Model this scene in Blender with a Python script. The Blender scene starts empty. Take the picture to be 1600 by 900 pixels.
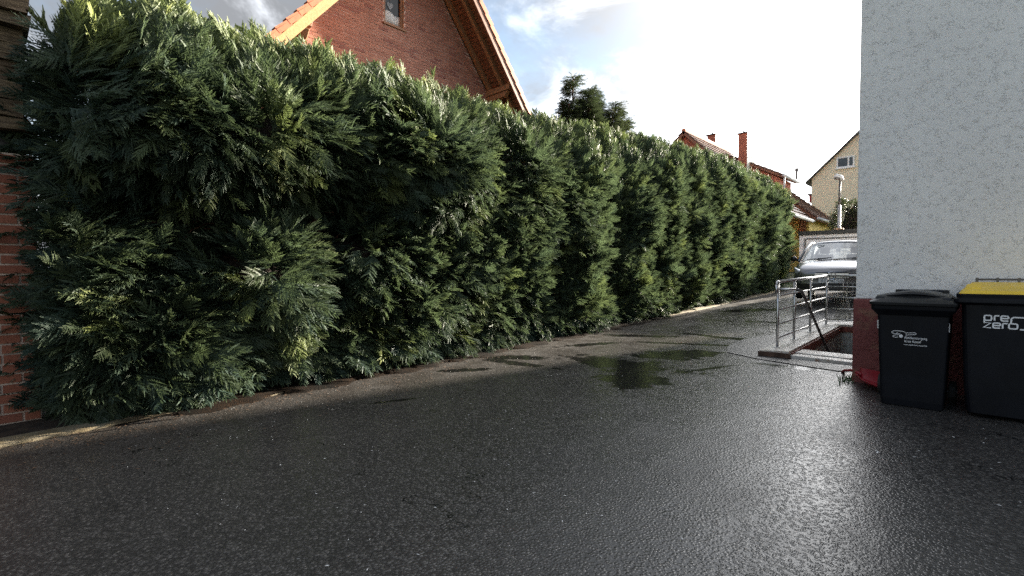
import bpy, math, random
import numpy as np
from mathutils import Vector, Matrix, Euler
R = math.radians
random.seed(7); rng = np.random.default_rng(7)
SC = bpy.context.scene; COL = SC.collection

# ------------------------------------------------------------------ camera
# world frame: +Y runs along the driveway, +X across it, the camera stands at the origin
CAMZ = 1.35; FPX = 780.0; YAW = 43.5; PITCH = -1.6
cd = bpy.data.cameras.new('camera'); cam = bpy.data.objects.new('camera', cd); COL.objects.link(cam)
cam.location = (0, 0, CAMZ); cam.rotation_euler = (R(90 + PITCH), 0, R(YAW))
cd.sensor_width = 36; cd.lens = 36 * FPX / 1600; cd.clip_start = .05; cd.clip_end = 2000
SC.camera = cam
_s, _c = math.sin(R(YAW)), math.cos(R(YAW)); _sp, _cp = math.sin(R(PITCH)), math.cos(R(PITCH))
FW = np.array((-_s * _cp, _c * _cp, _sp)); RT = np.array((_c, _s, 0)); UP = np.cross(RT, FW)
def project(p):                                   # only used to rank pieces by their size in view
    v = np.array(p) - np.array((0, 0, CAMZ)); D = v @ FW
    return 800 + FPX * (v @ RT) / D, 450 - FPX * (v @ UP) / D, D

# ------------------------------------------------------------------ light
SUN_AZ, SUN_EL = 13.5, 14.0                       # azimuth measured from +Y towards +X
sd = Vector((math.sin(R(SUN_AZ)) * math.cos(R(SUN_EL)), math.cos(R(SUN_AZ)) * math.cos(R(SUN_EL)), math.sin(R(SUN_EL))))
sl = bpy.data.lights.new('sun', 'SUN'); sl.energy = 5.0; sl.angle = R(1.6); sl.color = (1, .90, .75)
so = bpy.data.objects.new('sun', sl); COL.objects.link(so); so.rotation_euler = sd.to_track_quat('Z', 'Y').to_euler()

def N(nt, typ, **kw):
    n = nt.nodes.new(typ)
    for k, v in kw.items():
        if k == 'i':
            for a, b in v.items():
                s = n.inputs[a]
                if hasattr(b, 'is_output'): nt.links.new(b, s)
                else: s.default_value = b
        else: setattr(n, k, v)
    return n
def M_(nt, op, a, b=None, c=None, clamp=False):
    n = nt.nodes.new('ShaderNodeMath'); n.operation = op; n.use_clamp = clamp
    for i, v in enumerate((a, b, c)):
        if v is None: continue
        if hasattr(v, 'is_output'): nt.links.new(v, n.inputs[i])
        else: n.inputs[i].default_value = v
    return n.outputs[0]
def mixc(nt, f, a, b, bt='MIX'):
    n = nt.nodes.new('ShaderNodeMix'); n.data_type = 'RGBA'; n.blend_type = bt
    for s, v in ((n.inputs[0], f), (n.inputs[6], a), (n.inputs[7], b)):
        if hasattr(v, 'is_output'): nt.links.new(v, s)
        elif isinstance(v, (int, float)): s.default_value = v
        else: s.default_value = (*v[:3], 1)
    return n.outputs[2]
def sstep(nt, x, a, b, o0=0., o1=1.):
    n = nt.nodes.new('ShaderNodeMapRange'); n.interpolation_type = 'SMOOTHSTEP'
    nt.links.new(x, n.inputs[0])
    for i, v in zip((1, 2, 3, 4), (a, b, o0, o1)): n.inputs[i].default_value = v
    return n.outputs[0]

W = bpy.data.worlds.new('World'); SC.world = W; W.use_nodes = True
nt = W.node_tree; nt.nodes.clear()
tc = N(nt, 'ShaderNodeTexCoord').outputs['Generated']
sky = N(nt, 'ShaderNodeTexSky', sky_type='NISHITA', sun_disc=False, sun_elevation=R(SUN_EL), sun_rotation=R(SUN_AZ), air_density=1.0, dust_density=1.2).outputs[0]
sep = N(nt, 'ShaderNodeSeparateXYZ', i={0: tc})
den = M_(nt, 'ADD', M_(nt, 'MAXIMUM', sep.outputs[2], 0.0), .22)
cp = N(nt, 'ShaderNodeVectorMath', operation='DIVIDE', i={0: tc, 1: N(nt, 'ShaderNodeCombineXYZ', i={0: den, 1: den, 2: den}).outputs[0]}).outputs[0]
cm = N(nt, 'ShaderNodeMapping', i={0: cp, 1: (3.1, 7.7, 0), 3: (1, 1, .35)}).outputs[0]
n1 = N(nt, 'ShaderNodeTexNoise', i={'Vector': cm, 'Scale': 1.25, 'Detail': 9., 'Roughness': .58, 'Distortion': .35}).outputs[0]
n2 = N(nt, 'ShaderNodeTexNoise', i={'Vector': cm, 'Scale': 2.6, 'Detail': 8., 'Roughness': .6, 'Distortion': .5}).outputs[0]
dot = N(nt, 'ShaderNodeVectorMath', operation='DOT_PRODUCT', i={0: tc, 1: tuple(sd)}).outputs['Value']
ang = M_(nt, 'ARCCOSINE', M_(nt, 'MINIMUM', dot, .99999))
glow = M_(nt, 'EXPONENT', M_(nt, 'MULTIPLY', M_(nt, 'POWER', M_(nt, 'DIVIDE', ang, .56), 2.), -1.))
core = M_(nt, 'EXPONENT', M_(nt, 'MULTIPLY', M_(nt, 'POWER', M_(nt, 'DIVIDE', ang, .38), 2.), -1.))
cover = M_(nt, 'ADD', sstep(nt, n1, .33, .54), M_(nt, 'MULTIPLY', glow, .7), clamp=True)
shade = sstep(nt, n2, .42, .64, .38, 1.15)
lum = M_(nt, 'MULTIPLY', M_(nt, 'ADD', M_(nt, 'ADD', 3.4, M_(nt, 'MULTIPLY', glow, 20.)), M_(nt, 'MULTIPLY', core, 70.)), shade)
ctint = mixc(nt, glow, (.93, .97, 1.04), (1.0, .965, .90))
cl = N(nt, 'ShaderNodeVectorMath', operation='SCALE', i={0: ctint, 'Scale': lum}).outputs[0]
skyb = N(nt, 'ShaderNodeVectorMath', operation='SCALE', i={0: sky, 'Scale': 1.1}).outputs[0]
bg = N(nt, 'ShaderNodeBackground', i={0: mixc(nt, cover, skyb, cl), 1: .05})
nt.links.new(bg.outputs[0], N(nt, 'ShaderNodeOutputWorld').inputs[0])

SC.view_settings.view_transform = 'Standard'; SC.view_settings.look = 'None'
SC.view_settings.exposure = 2.7; SC.view_settings.gamma = 1.0
SC.render.engine = 'CYCLES'; SC.cycles.use_denoising = False; SC.cycles.use_adaptive_sampling = False
SC.cycles.max_bounces = 8; SC.cycles.transparent_max_bounces = 12; SC.cycles.sample_clamp_indirect = .5; SC.cycles.caustics_reflective = False; SC.cycles.caustics_refractive = False; SC.cycles.blur_glossy = 1.0; SC.cycles.light_sampling_threshold = 0; SC.cycles.use_light_tree = False
W.cycles.sampling_method = 'MANUAL'; W.cycles.sample_map_resolution = 1024

# ------------------------------------------------------------------ materials
MATS = {}
def mat(name, build):
    m = bpy.data.materials.new(name); m.use_nodes = True; t = m.node_tree
    b = t.nodes['Principled BSDF']; build(t, b); MATS[name] = m; return m
def setb(t, b, **kw):
    al = {'c': 'Base Color', 'r': 'Roughness', 'm': 'Metallic', 'n': 'Normal', 'spec': 'Specular IOR Level', 'coat': 'Coat Weight', 'cr': 'Coat Roughness', 'tr': 'Transmission Weight', 'a': 'Alpha', 'ior': 'IOR'}
    for k, v in kw.items():
        s = b.inputs[al[k]]
        if hasattr(v, 'is_output'): t.links.new(v, s)
        elif k == 'c': s.default_value = (*v, 1)
        else: s.default_value = v
def pos(t): return N(t, 'ShaderNodeNewGeometry').outputs['Position']
def objc(t): return N(t, 'ShaderNodeTexCoord').outputs['Object']
def noise(t, v, s, d=4., r=.55, dist=0.): return N(t, 'ShaderNodeTexNoise', i={'Vector': v, 'Scale': s, 'Detail': d, 'Roughness': r, 'Distortion': dist}).outputs[0]
def bump(t, h, st, dist): return N(t, 'ShaderNodeBump', i={'Height': h, 'Strength': st, 'Distance': dist}).outputs[0]
def simple(name, c, r=.6, m=0., var=.25, scale=6., bs=0., bscale=40., **kw):
    def f(t, b):
        p = pos(t); n = noise(t, p, scale)
        col = mixc(t, sstep(t, n, .3, .7), tuple(x * (1 - var) for x in c), tuple(min(1, x * (1 + var)) for x in c))
        setb(t, b, c=col, m=m, r=sstep(t, noise(t, p, scale * 2.3), .3, .7, r * .85, min(1, r * 1.15)), **kw)
        if bs: setb(t, b, n=bump(t, noise(t, p, bscale, 6.), bs, .01))
    return mat(name, f)
def rnd(t):
    g = N(t, 'ShaderNodeNewGeometry').outputs['Random Per Island']; o = N(t, 'ShaderNodeObjectInfo').outputs['Random']
    return M_(t, 'FRACT', M_(t, 'ADD', g, M_(t, 'MULTIPLY', o, 7.31)))
def brickmat(name, c1, c2, c3, r=.85, spots=.5):
    def f(t, b):
        p = pos(t); q = rnd(t)
        col = mixc(t, q, c1, c2); col = mixc(t, sstep(t, q, .78, .95), col, c3)
        col = mixc(t, M_(t, 'MULTIPLY', sstep(t, noise(t, p, 55., 5.), .45, .75), spots), col, tuple(x * .45 for x in c1))
        setb(t, b, c=col, r=r, n=bump(t, noise(t, p, 130., 6.), .6, .004))
    return mat(name, f)
brickmat('brick_gable', (.36, .15, .10), (.47, .21, .14), (.29, .11, .08), spots=.3)
brickmat('brick_shed', (.27, .088, .05), (.36, .13, .075), (.19, .065, .045))
simple('mortar_pink', (.62, .44, .36), .9, bs=.3, bscale=90)
simple('mortar_grey', (.56, .45, .37), .9, bs=.4, bscale=90)

def asphalt(t, b):
    p = pos(t); s = N(t, 'ShaderNodeSeparateXYZ', i={0: p}); x, y = s.outputs[0], s.outputs[1]
    big = noise(t, p, .55, 5., .6, .6); mid = noise(t, p, 3.2, 6., .62)
    v1 = N(t, 'ShaderNodeTexVoronoi', i={'Vector': p, 'Scale': 62., 'Randomness': 1.}); fine = noise(t, p, 150., 3.)
    stone = v1.outputs['Distance']; cellc = N(t, 'ShaderNodeSeparateColor', i={0: v1.outputs['Color']}).outputs[0]
    base = mixc(t, sstep(t, M_(t, 'ADD', M_(t, 'MULTIPLY', big, .7), M_(t, 'MULTIPLY', mid, .3)), .36, .62), (.028, .026, .024), (.070, .065, .060))
    base = mixc(t, M_(t, 'MULTIPLY', sstep(t, cellc, .45, 1.), .8), base, (.135, .125, .115))
    base = mixc(t, sstep(t, stone, .25, .6, 0., .5), base, (.012, .012, .013))
    # brown soil and needle dust washed from the hedge
    dirt = M_(t, 'MULTIPLY', sstep(t, M_(t, 'ADD', x, M_(t, 'MULTIPLY', mid, 1.2)), -5.1, -3.3, 1., 0.), .8)
    base = mixc(t, M_(t, 'MULTIPLY', dirt, sstep(t, mid, .25, .7, .35, 1.)), base, (.017, .0115, .0075))
    # shallow hollows that hold a film of water: ellipses with ragged rims
    wob = noise(t, p, 1.5, 6., .65); wob2 = noise(t, p, 5.5, 5., .65)
    w = M_(t, 'ADD', M_(t, 'MULTIPLY', M_(t, 'SUBTRACT', wob, .5), 2.3), M_(t, 'MULTIPLY', M_(t, 'SUBTRACT', wob2, .5), 2.0))
    pud = None
    for cx, cy, rx, ry, rot in PUDDLES:
        cr, sr = math.cos(R(rot)), math.sin(R(rot))
        dx = M_(t, 'SUBTRACT', x, cx); dy = M_(t, 'SUBTRACT', y, cy)
        u = M_(t, 'DIVIDE', M_(t, 'ADD', M_(t, 'MULTIPLY', dx, cr), M_(t, 'MULTIPLY', dy, sr)), rx)
        v = M_(t, 'DIVIDE', M_(t, 'SUBTRACT', M_(t, 'MULTIPLY', dy, cr), M_(t, 'MULTIPLY', dx, sr)), ry)
        d = M_(t, 'ADD', M_(t, 'SQRT', M_(t, 'ADD', M_(t, 'MULTIPLY', u, u), M_(t, 'MULTIPLY', v, v))), w)
        k = sstep(t, d, .80, 1.06, 1., 0.)
        pud = k if pud is None else M_(t, 'MAXIMUM', pud, k)
    base = mixc(t, M_(t, 'MULTIPLY', pud, .9), base, (.007, .007, .007))
    crk = M_(t, 'MULTIPLY', sstep(t, M_(t, 'ABSOLUTE', M_(t, 'SUBTRACT', noise(t, p, .75, 5., .6, .4), .5)), .001, .0035, 1., 0.), sstep(t, noise(t, p, .9, 2.), .50, .56))
    base = mixc(t, crk, base, (.006, .006, .006))
    wet = sstep(t, M_(t, 'ADD', M_(t, 'MULTIPLY', big, .6), M_(t, 'MULTIPLY', mid, .4)), .38, .62)
    rough = M_(t, 'ADD', M_(t, 'MULTIPLY', M_(t, 'SUBTRACT', 1., wet), .22), .13)
    rough = M_(t, 'ADD', rough, M_(t, 'MULTIPLY', dirt, .45))
    rough = M_(t, 'ADD', M_(t, 'MULTIPLY', rough, M_(t, 'SUBTRACT', 1., pud)), M_(t, 'MULTIPLY', pud, .17))
    h = M_(t, 'ADD', M_(t, 'MULTIPLY', sstep(t, stone, .18, .62, 1., 0.), M_(t, 'ADD', .35, M_(t, 'MULTIPLY', cellc, .75))), M_(t, 'MULTIPLY', fine, .5))
    h = M_(t, 'ADD', M_(t, 'MULTIPLY', h, M_(t, 'SUBTRACT', 1., M_(t, 'MULTIPLY', pud, .86))), M_(t, 'MULTIPLY', mid, .0))
    nb = bump(t, h, 1., .0023)
    nb = N(t, 'ShaderNodeBump', i={'Height': mid, 'Strength': .25, 'Distance': .03, 'Normal': nb}).outputs[0]
    setb(t, b, c=base, r=rough, n=nb, spec=.5)
PUDDLES = [(-3.55, 5.85, 1.0, .36, -2), (-3.0, 5.3, .40, .55, 10), (-3.30, 6.85, .70, .32, 48), (-3.05, 7.3, .4, .10, 20), (-4.55, 5.0, .55, .12, 5), (-3.4, 8.85, 1.0, .13, -4),
           (-4.15, 12.9, .85, .28, 10), (-2.48, 6.32, .35, .05, 68), (-4.3, 2.85, .32, .05, 65), (-2.5, 10.1, .1, .9, 0), (-1.75, 6.95, .5, .10, 2),
           (-3.4, 7.9, .9, .08, 20), (-4.95, 5.3, .5, .16, 30), (-4.9, 4.2, .35, .10, 50), (-4.75, 6.9, .6, .14, 60), (-4.6, 8.2, .9, .16, 25), (-3.3, 11.2, .5, .09, 5)]
mat('asphalt', asphalt)
mat('asphalt_patch', lambda t, b: (lambda p: setb(t, b, c=mixc(t, sstep(t, N(t, 'ShaderNodeTexVoronoi', i={'Vector': p, 'Scale': 110.}).outputs[0], .1, .6), (.05, .05, .05), (.016, .016, .016)), r=.42,
    n=bump(t, N(t, 'ShaderNodeTexVoronoi', i={'Vector': p, 'Scale': 100.}).outputs[0], .8, .004)))(pos(t)))
simple('soil', (.035, .024, .015), .95, var=.5, scale=9, bs=.8, bscale=30)
mat('litter_soil', lambda t, b: (lambda p: setb(t, b, c=mixc(t, sstep(t, noise(t, p, 2.5, 4.), .35, .7), mixc(t, sstep(t, noise(t, p, 75., 5., .7), .42, .66), (.006, .005, .004), (.034, .018, .009)), (.010, .009, .008)), r=.95, spec=.08, n=bump(t, noise(t, p, 80., 5., .7), 1., .02)))(pos(t)))
simple('grass_ground', (.05, .07, .03), .95, var=.4, scale=3, bs=.6, bscale=20)
def kerbm(t, b):
    p = pos(t); n = noise(t, p, 7., 8., .65)
    c = mixc(t, sstep(t, n, .35, .65), (.20, .155, .085), (.33, .28, .19)); c = mixc(t, sstep(t, noise(t, p, 2.3, 6.), .5, .66), c, (.075, .055, .03))
    setb(t, b, c=c, r=.8, n=bump(t, noise(t, p, 70., 6.), .7, .006))
mat('kerb_concrete', kerbm)
def copm(t, b):
    p = pos(t)
    c = mixc(t, sstep(t, noise(t, p, 5., 8., .65), .35, .7), (.60, .57, .52), (.42, .37, .31)); c = mixc(t, sstep(t, noise(t, p, 11., 5.), .6, .72), c, (.26, .13, .07))
    setb(t, b, c=c, r=sstep(t, noise(t, p, 3.), .4, .6, .25, .5), n=bump(t, noise(t, p, 60., 6.), .4, .005))
mat('coping', copm)
simple('well_wall', (.42, .43, .39), .85, var=.3, scale=3, bs=.5)
simple('rust_brown', (.075, .04, .026), .8, var=.4, scale=9, bs=.5)
simple('red_edge', (.17, .045, .03), .7, var=.3, scale=8, bs=.4)
def stucco(name, c, c2, stain=0.):
    def f(t, b):
        p = pos(t)
        d1 = noise(t, p, 12., 3., .5, 1.4); d2 = noise(t, p, 23., 3., .5, 1.2); msk = noise(t, p, 17., 2.)
        l1 = sstep(t, M_(t, 'ABSOLUTE', M_(t, 'SUBTRACT', d1, .5)), .0, .035, 1., 0.); l2 = sstep(t, M_(t, 'ABSOLUTE', M_(t, 'SUBTRACT', d2, .52)), .0, .04, 1., 0.)
        m1 = sstep(t, msk, .53, .60); m2 = sstep(t, noise(t, p, 16., 2.), .52, .60)
        g = M_(t, 'MAXIMUM', M_(t, 'MULTIPLY', l1, m1), M_(t, 'MULTIPLY', M_(t, 'MULTIPLY', l2, m2), .8))
        grain = noise(t, p, 140., 4.)
        h = M_(t, 'SUBTRACT', M_(t, 'ADD', M_(t, 'MULTIPLY', grain, .30), M_(t, 'MULTIPLY', d1, .12)), M_(t, 'MULTIPLY', g, .26))
        col = mixc(t, sstep(t, noise(t, p, 1.4, 6.), .3, .7), c, c2)
        if stain:
            s = N(t, 'ShaderNodeSeparateXYZ', i={0: p})
            col = mixc(t, M_(t, 'MULTIPLY', sstep(t, noise(t, p, 6., 6., .6), .54, .68), stain), col, (.28, .19, .10))
        setb(t, b, c=col, r=.9 if not stain else .6, n=bump(t, h, 1.0, .013))
    return mat(name, f)
stucco('white_render', (.80, .775, .745), (.86, .835, .80))
stucco('red_plinth', (.15, .034, .031), (.215, .052, .044), .35)
stucco('dormer_white', (.7, .69, .66), (.78, .77, .74))
def beige(t, b):
    p = pos(t); s = N(t, 'ShaderNodeSeparateXYZ', i={0: p})
    bt = N(t, 'ShaderNodeTexBrick', i={'Vector': N(t, 'ShaderNodeCombineXYZ', i={0: M_(t, 'ADD', s.outputs[0], s.outputs[1]), 1: s.outputs[2], 2: 0.}).outputs[0], 'Color1': (.76, .67, .51, 1), 'Color2': (.73, .64, .49, 1), 'Mortar': (.66, .58, .44, 1), 'Scale': 2.6, 'Mortar Size': .012})
    setb(t, b, c=mixc(t, sstep(t, noise(t, p, .5, 5.), .35, .7, 0., .3), bt.outputs[0], (.60, .54, .45)), r=.9, n=bump(t, noise(t, p, 20., 6.), .4, .02))
mat('beige_wall', beige)
simple('sun_glare_pale', (.78, .76, .66), .5, var=.1)
simple('yellow_wall', (.72, .55, .16), .85, var=.1)
simple('brick_far', (.36, .12, .075), .85, var=.2, scale=2.0)
def tilem(name, c1, c2, r=.6):
    def f(t, b):
        q = rnd(t); p = pos(t)
        setb(t, b, c=mixc(t, M_(t, 'MULTIPLY', sstep(t, noise(t, p, 12., 6.), .5, .75), .5), mixc(t, q, c1, c2), tuple(x * .4 for x in c1)), r=r, n=bump(t, noise(t, p, 60.), .2, .004))
    return mat(name, f)
tilem('tile_red', (.46, .13, .055), (.58, .19, .08)); tilem('tile_dark', (.15, .085, .062), (.22, .13, .10), .5); tilem('tile_slate', (.05, .045, .045), (.09, .08, .075), .55)
def wood(name, c, c2, r=.6, sx=(2, 40, 40)):
    def f(t, b):
        p = N(t, 'ShaderNodeMapping', i={0: pos(t), 3: sx}).outputs[0]; n = noise(t, p, 1.0, 6., .6, .6)
        setb(t, b, c=mixc(t, sstep(t, n, .3, .7), c, c2), r=r, n=bump(t, n, .3, .004))
    return mat(name, f)
wood('wood_oak', (.40, .21, .075), (.55, .33, .14)); wood('wood_soffit', (.17, .065, .035), (.24, .10, .055)); wood('wood_brown', (.27, .12, .055), (.36, .18, .09))
def roughwood(t, b):
    p = pos(t); q = rnd(t); pm = N(t, 'ShaderNodeMapping', i={0: p, 3: (9, 5, 34)}).outputs[0]; n = noise(t, pm, 1., 8., .68, .9)
    c = mixc(t, sstep(t, n, .32, .66), (.045, .030, .017), (.23, .165, .095)); c = mixc(t, M_(t, 'MULTIPLY', q, .45), c, (.13, .08, .045))
    setb(t, b, c=c, r=.85, n=bump(t, n, .9, .02))
mat('rough_timber', roughwood)
simple('frame_white', (.78, .78, .77), .45, var=.05); simple('curtain', (.8, .79, .76), .8, var=.06, scale=30)
simple('garage_white', (.82, .81, .82), .6, var=.06); simple('black_trim', (.022, .022, .022), .45, var=.3)
simple('heart_metal', (.25, .26, .27), .4, var=.1)
mat('pane_dark', lambda t, b: setb(t, b, c=(.02, .024, .028), r=.06, spec=.6))
simple('steel_galv', (.55, .55, .55), .32, 1., var=.15, scale=14); simple('pole_grey', (.38, .37, .37), .5, .3, var=.2, scale=3); simple('pole_dark', (.12, .115, .115), .55, .3, var=.2)
simple('plastic_black', (.005, .006, .009), .45, var=.25, scale=4, bs=.12, bscale=250, spec=.2); simple('plastic_lid', (.010, .011, .012), .36, var=.25, scale=6, bs=.1, bscale=200, spec=.35)
simple('plastic_rubber', (.012, .012, .012), .7); simple('plastic_yellow', (.78, .52, .035), .42, var=.10, scale=5, bs=.15, bscale=60); simple('plastic_red', (.24, .010, .018), .38, var=.15)
mat('print_white', lambda t, b: setb(t, b, c=(.82, .82, .82), r=.5)); mat('print_faint', lambda t, b: setb(t, b, c=(.035, .04, .046), r=.5))
def paint(t, b):
    p = pos(t); setb(t, b, c=(.17, .172, .185), m=.75, r=.30, coat=1., cr=.03)
mat('car_paint', paint)
mat('car_dark', lambda t, b: setb(t, b, c=(.012, .012, .013), r=.35)); mat('chrome', lambda t, b: setb(t, b, c=(.75, .75, .75), m=1., r=.12)); mat('tyre', lambda t, b: setb(t, b, c=(.015, .015, .015), r=.85))
mat('lamp_glass', lambda t, b: setb(t, b, c=(.5, .52, .55), r=.08, m=.5, coat=1.))
simple('seat_cloth', (.10, .10, .105), .8)
def carglass(t, b):
    tr = N(t, 'ShaderNodeBsdfTransparent', i={0: (.62, .68, .68, 1)}); gl = N(t, 'ShaderNodeBsdfGlossy', i={0: (.95, .97, 1, 1), 1: .03})
    fr = N(t, 'ShaderNodeFresnel', i={0: 1.55}); mx = N(t, 'ShaderNodeMixShader', i={0: M_(t, 'ADD', M_(t, 'MULTIPLY', fr.outputs[0], 1.1), .08, clamp=True), 1: tr.outputs[0], 2: gl.outputs[0]})
    t.links.new(mx.outputs[0], t.nodes['Material Output'].inputs[0])
mat('car_glass', carglass)
def film(t, b):
    nb = bump(t, noise(t, pos(t), 8., 2., .5, .8), .5, .03)
    tr = N(t, 'ShaderNodeBsdfTransparent', i={0: (.90, .90, .89, 1)}); gl = N(t, 'ShaderNodeBsdfGlossy', i={0: (1, 1, 1, 1), 1: .30, 'Normal': nb})
    fr = N(t, 'ShaderNodeFresnel', i={0: 1.45}); mx = N(t, 'ShaderNodeMixShader', i={0: M_(t, 'MULTIPLY', fr.outputs[0], .8, clamp=True), 1: tr.outputs[0], 2: gl.outputs[0]}); t.links.new(mx.outputs[0], t.nodes['Material Output'].inputs[0])
mat('clear_film', film)
simple('cardboard', (.26, .17, .11), .85, var=.3, scale=12)
def leaf(name, dark, mid, tip, rough=.42, trans=.22):
    def f(t, b):
        a = N(t, 'ShaderNodeAttribute', attribute_type='INSTANCER', attribute_name='tint').outputs['Fac']
        g = N(t, 'ShaderNodeAttribute', attribute_type='GEOMETRY', attribute_name='tipw').outputs['Fac']
        q = N(t, 'ShaderNodeObjectInfo').outputs['Random']
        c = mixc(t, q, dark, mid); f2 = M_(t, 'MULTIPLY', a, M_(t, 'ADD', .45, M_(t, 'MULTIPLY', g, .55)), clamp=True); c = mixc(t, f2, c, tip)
        setb(t, b, c=c, r=rough, spec=.32)
        tl = N(t, 'ShaderNodeBsdfTranslucent', i={0: mixc(t, .5, c, (.15, .21, .085))})
        mx = N(t, 'ShaderNodeMixShader', i={0: trans, 1: b.outputs[0], 2: tl.outputs[0]}); t.links.new(mx.outputs[0], t.nodes['Material Output'].inputs[0])
    return mat(name, f)
leaf('leaf_hedge', (.013, .030, .026), (.052, .088, .074), (.44, .49, .13), .55, .28)
leaf('leaf_dark', (.022, .032, .018), (.035, .042, .022), (.10, .085, .035))
simple('dark_twig_core', (.022, .014, .010), .95, var=.5, scale=14, bs=1., bscale=30)
simple('bark_red', (.12, .045, .026), .9, var=.45, scale=22, bs=1., bscale=35)
simple('litter_brown', (.085, .048, .026), .8, var=.6, scale=40); simple('fleck_white', (.75, .74, .72), .6); simple('weed_green', (.05, .085, .03), .7)

# ------------------------------------------------------------------ helpers
OFF = {}
class MB:
    def __init__(s): s.v = []; s.f = []
    def add(s, vs, fs):
        o = len(s.v); s.v += [tuple(map(float, p)) for p in vs]; s.f += [tuple(o + i for i in f) for f in fs]; return s
    def box(s, x0, x1, y0, y1, z0, z1):
        return s.add([(x, y, z) for z in (z0, z1) for y in (y0, y1) for x in (x0, x1)], [(0, 2, 3, 1), (4, 5, 7, 6), (0, 1, 5, 4), (2, 6, 7, 3), (0, 4, 6, 2), (1, 3, 7, 5)])
    def hexa(s, p):                               # 8 corners, bottom ring then top ring
        return s.add(p, [(3, 2, 1, 0), (4, 5, 6, 7), (0, 1, 5, 4), (1, 2, 6, 5), (2, 3, 7, 6), (3, 0, 4, 7)])
    def beam(s, a, b, w, h, up=(0, 0, 1)):
        a, b = Vector(a), Vector(b); d = (b - a).normalized(); sd_ = d.cross(Vector(up)).normalized() * w / 2; u = sd_.normalized().cross(d) * h / 2
        return s.hexa([a - sd_ - u, a + sd_ - u, b + sd_ - u, b - sd_ - u, a - sd_ + u, a + sd_ + u, b + sd_ + u, b - sd_ + u])
    def tube(s, pts, r, n=8, cap=True):
        pts = [Vector(p) for p in pts]; rs = r if isinstance(r, (list, tuple)) else [r] * len(pts); vs = []; fs = []
        ref = Vector((0, 0, 1)) if abs((pts[-1] - pts[0]).normalized().z) < .9 else Vector((1, 0, 0))
        for i, p in enumerate(pts):
            d = (pts[min(i + 1, len(pts) - 1)] - pts[max(i - 1, 0)]).normalized(); a = d.cross(ref).normalized(); b = a.cross(d)
            for k in range(n):
                t = 2 * math.pi * k / n; vs.append(p + (a * math.cos(t) + b * math.sin(t)) * rs[i])
        for i in range(len(pts) - 1):
            for k in range(n): fs.append((i * n + k, i * n + (k + 1) % n, (i + 1) * n + (k + 1) % n, (i + 1) * n + k))
        if cap: fs += [tuple(range(n))[::-1], tuple((len(pts) - 1) * n + k for k in range(n))]
        return s.add(vs, fs)
    def prism(s, poly, axis, a, b):               # polygon extruded along an axis ('x','y','z')
        def P(u, v, w): return {'x': (w, u, v), 'y': (u, w, v), 'z': (u, v, w)}[axis]
        n = len(poly); return s.add([P(u, v, a) for u, v in poly] + [P(u, v, b) for u, v in poly], [tuple(range(n))[::-1], tuple(range(n, 2 * n))] + [(i, (i + 1) % n, n + (i + 1) % n, n + i) for i in range(n)])
    def grid(s, rows, close=False):
        m, n = len(rows), len(rows[0]); fs = []
        for i in range(m - 1):
            for k in range(n if close else n - 1): fs.append((i * n + k, i * n + (k + 1) % n, (i + 1) * n + (k + 1) % n, (i + 1) * n + k))
        return s.add([p for r in rows for p in r], fs)
    def build(s, name, m, parent=None, smooth=False, bevel=0., kind=None, recalc=True, solid=0.):
        o_ = Vector(OFF.get(parent.name, (0, 0, 0))) if parent else Vector((0, 0, 0))
        me = bpy.data.meshes.new(name); me.from_pydata([tuple(Vector(p) - o_) for p in s.v], [], s.f)
        if recalc:
            import bmesh
            bm = bmesh.new(); bm.from_mesh(me); bmesh.ops.recalc_face_normals(bm, faces=bm.faces); bm.to_mesh(me); bm.free()
        me.materials.append(MATS[m]); me.update()
        if smooth: me.polygons.foreach_set('use_smooth', [True] * len(me.polygons))
        o = bpy.data.objects.new(name, me); COL.objects.link(o)
        if parent: o.parent = parent; OFF[o.name] = tuple(o_)
        if kind: o['kind'] = kind
        if solid: md = o.modifiers.new('s', 'SOLIDIFY'); md.thickness = solid
        if bevel: md = o.modifiers.new('b', 'BEVEL'); md.width = bevel; md.segments = 2; md.limit_method = 'ANGLE'
        return o
def tag(o, label, cat, group=None):
    o['label'] = label; o['category'] = cat
    if group: o['group'] = group
    return o
def thing(name, label, cat, loc, rotz=0., local=False, group=None):
    o = bpy.data.objects.new(name, None); COL.objects.link(o); o.location = loc; o.rotation_euler.z = R(rotz); o.empty_display_size = .2
    OFF[o.name] = (0, 0, 0) if local else tuple(loc); return tag(o, label, cat, group)
def put(name, me, parent, loc=(0, 0, 0), rot=None):   # a copy of a piece that shares its mesh
    o = bpy.data.objects.new(name, me); COL.objects.link(o); o.parent = parent
    o.location = Vector(loc) - Vector(OFF.get(parent.name, (0, 0, 0))) if parent else loc
    if rot is not None: o.rotation_euler = rot
    return o
def mesh(mb, m, smooth=False):
    o = mb.build('tmp', m, smooth=smooth); me = o.data; bpy.data.objects.remove(o); return me
def sm(a, b, x): t = min(1, max(0, (x - a) / (b - a))); return t * t * (3 - 2 * t)
def gz(x, y):                                     # the drive climbs gently away from the camera
    z = .02 * y + (.00075 * y * y if y > 0 else 0)
    if y > 70: z = .02 * 70 + .00075 * 4900 + (y - 70) * .03
    return z + 0.088 * sm(10.5, 14.5, y) * (1 - sm(24, 40, y)) * min(2.7, max(0, x + 5.5))

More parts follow.
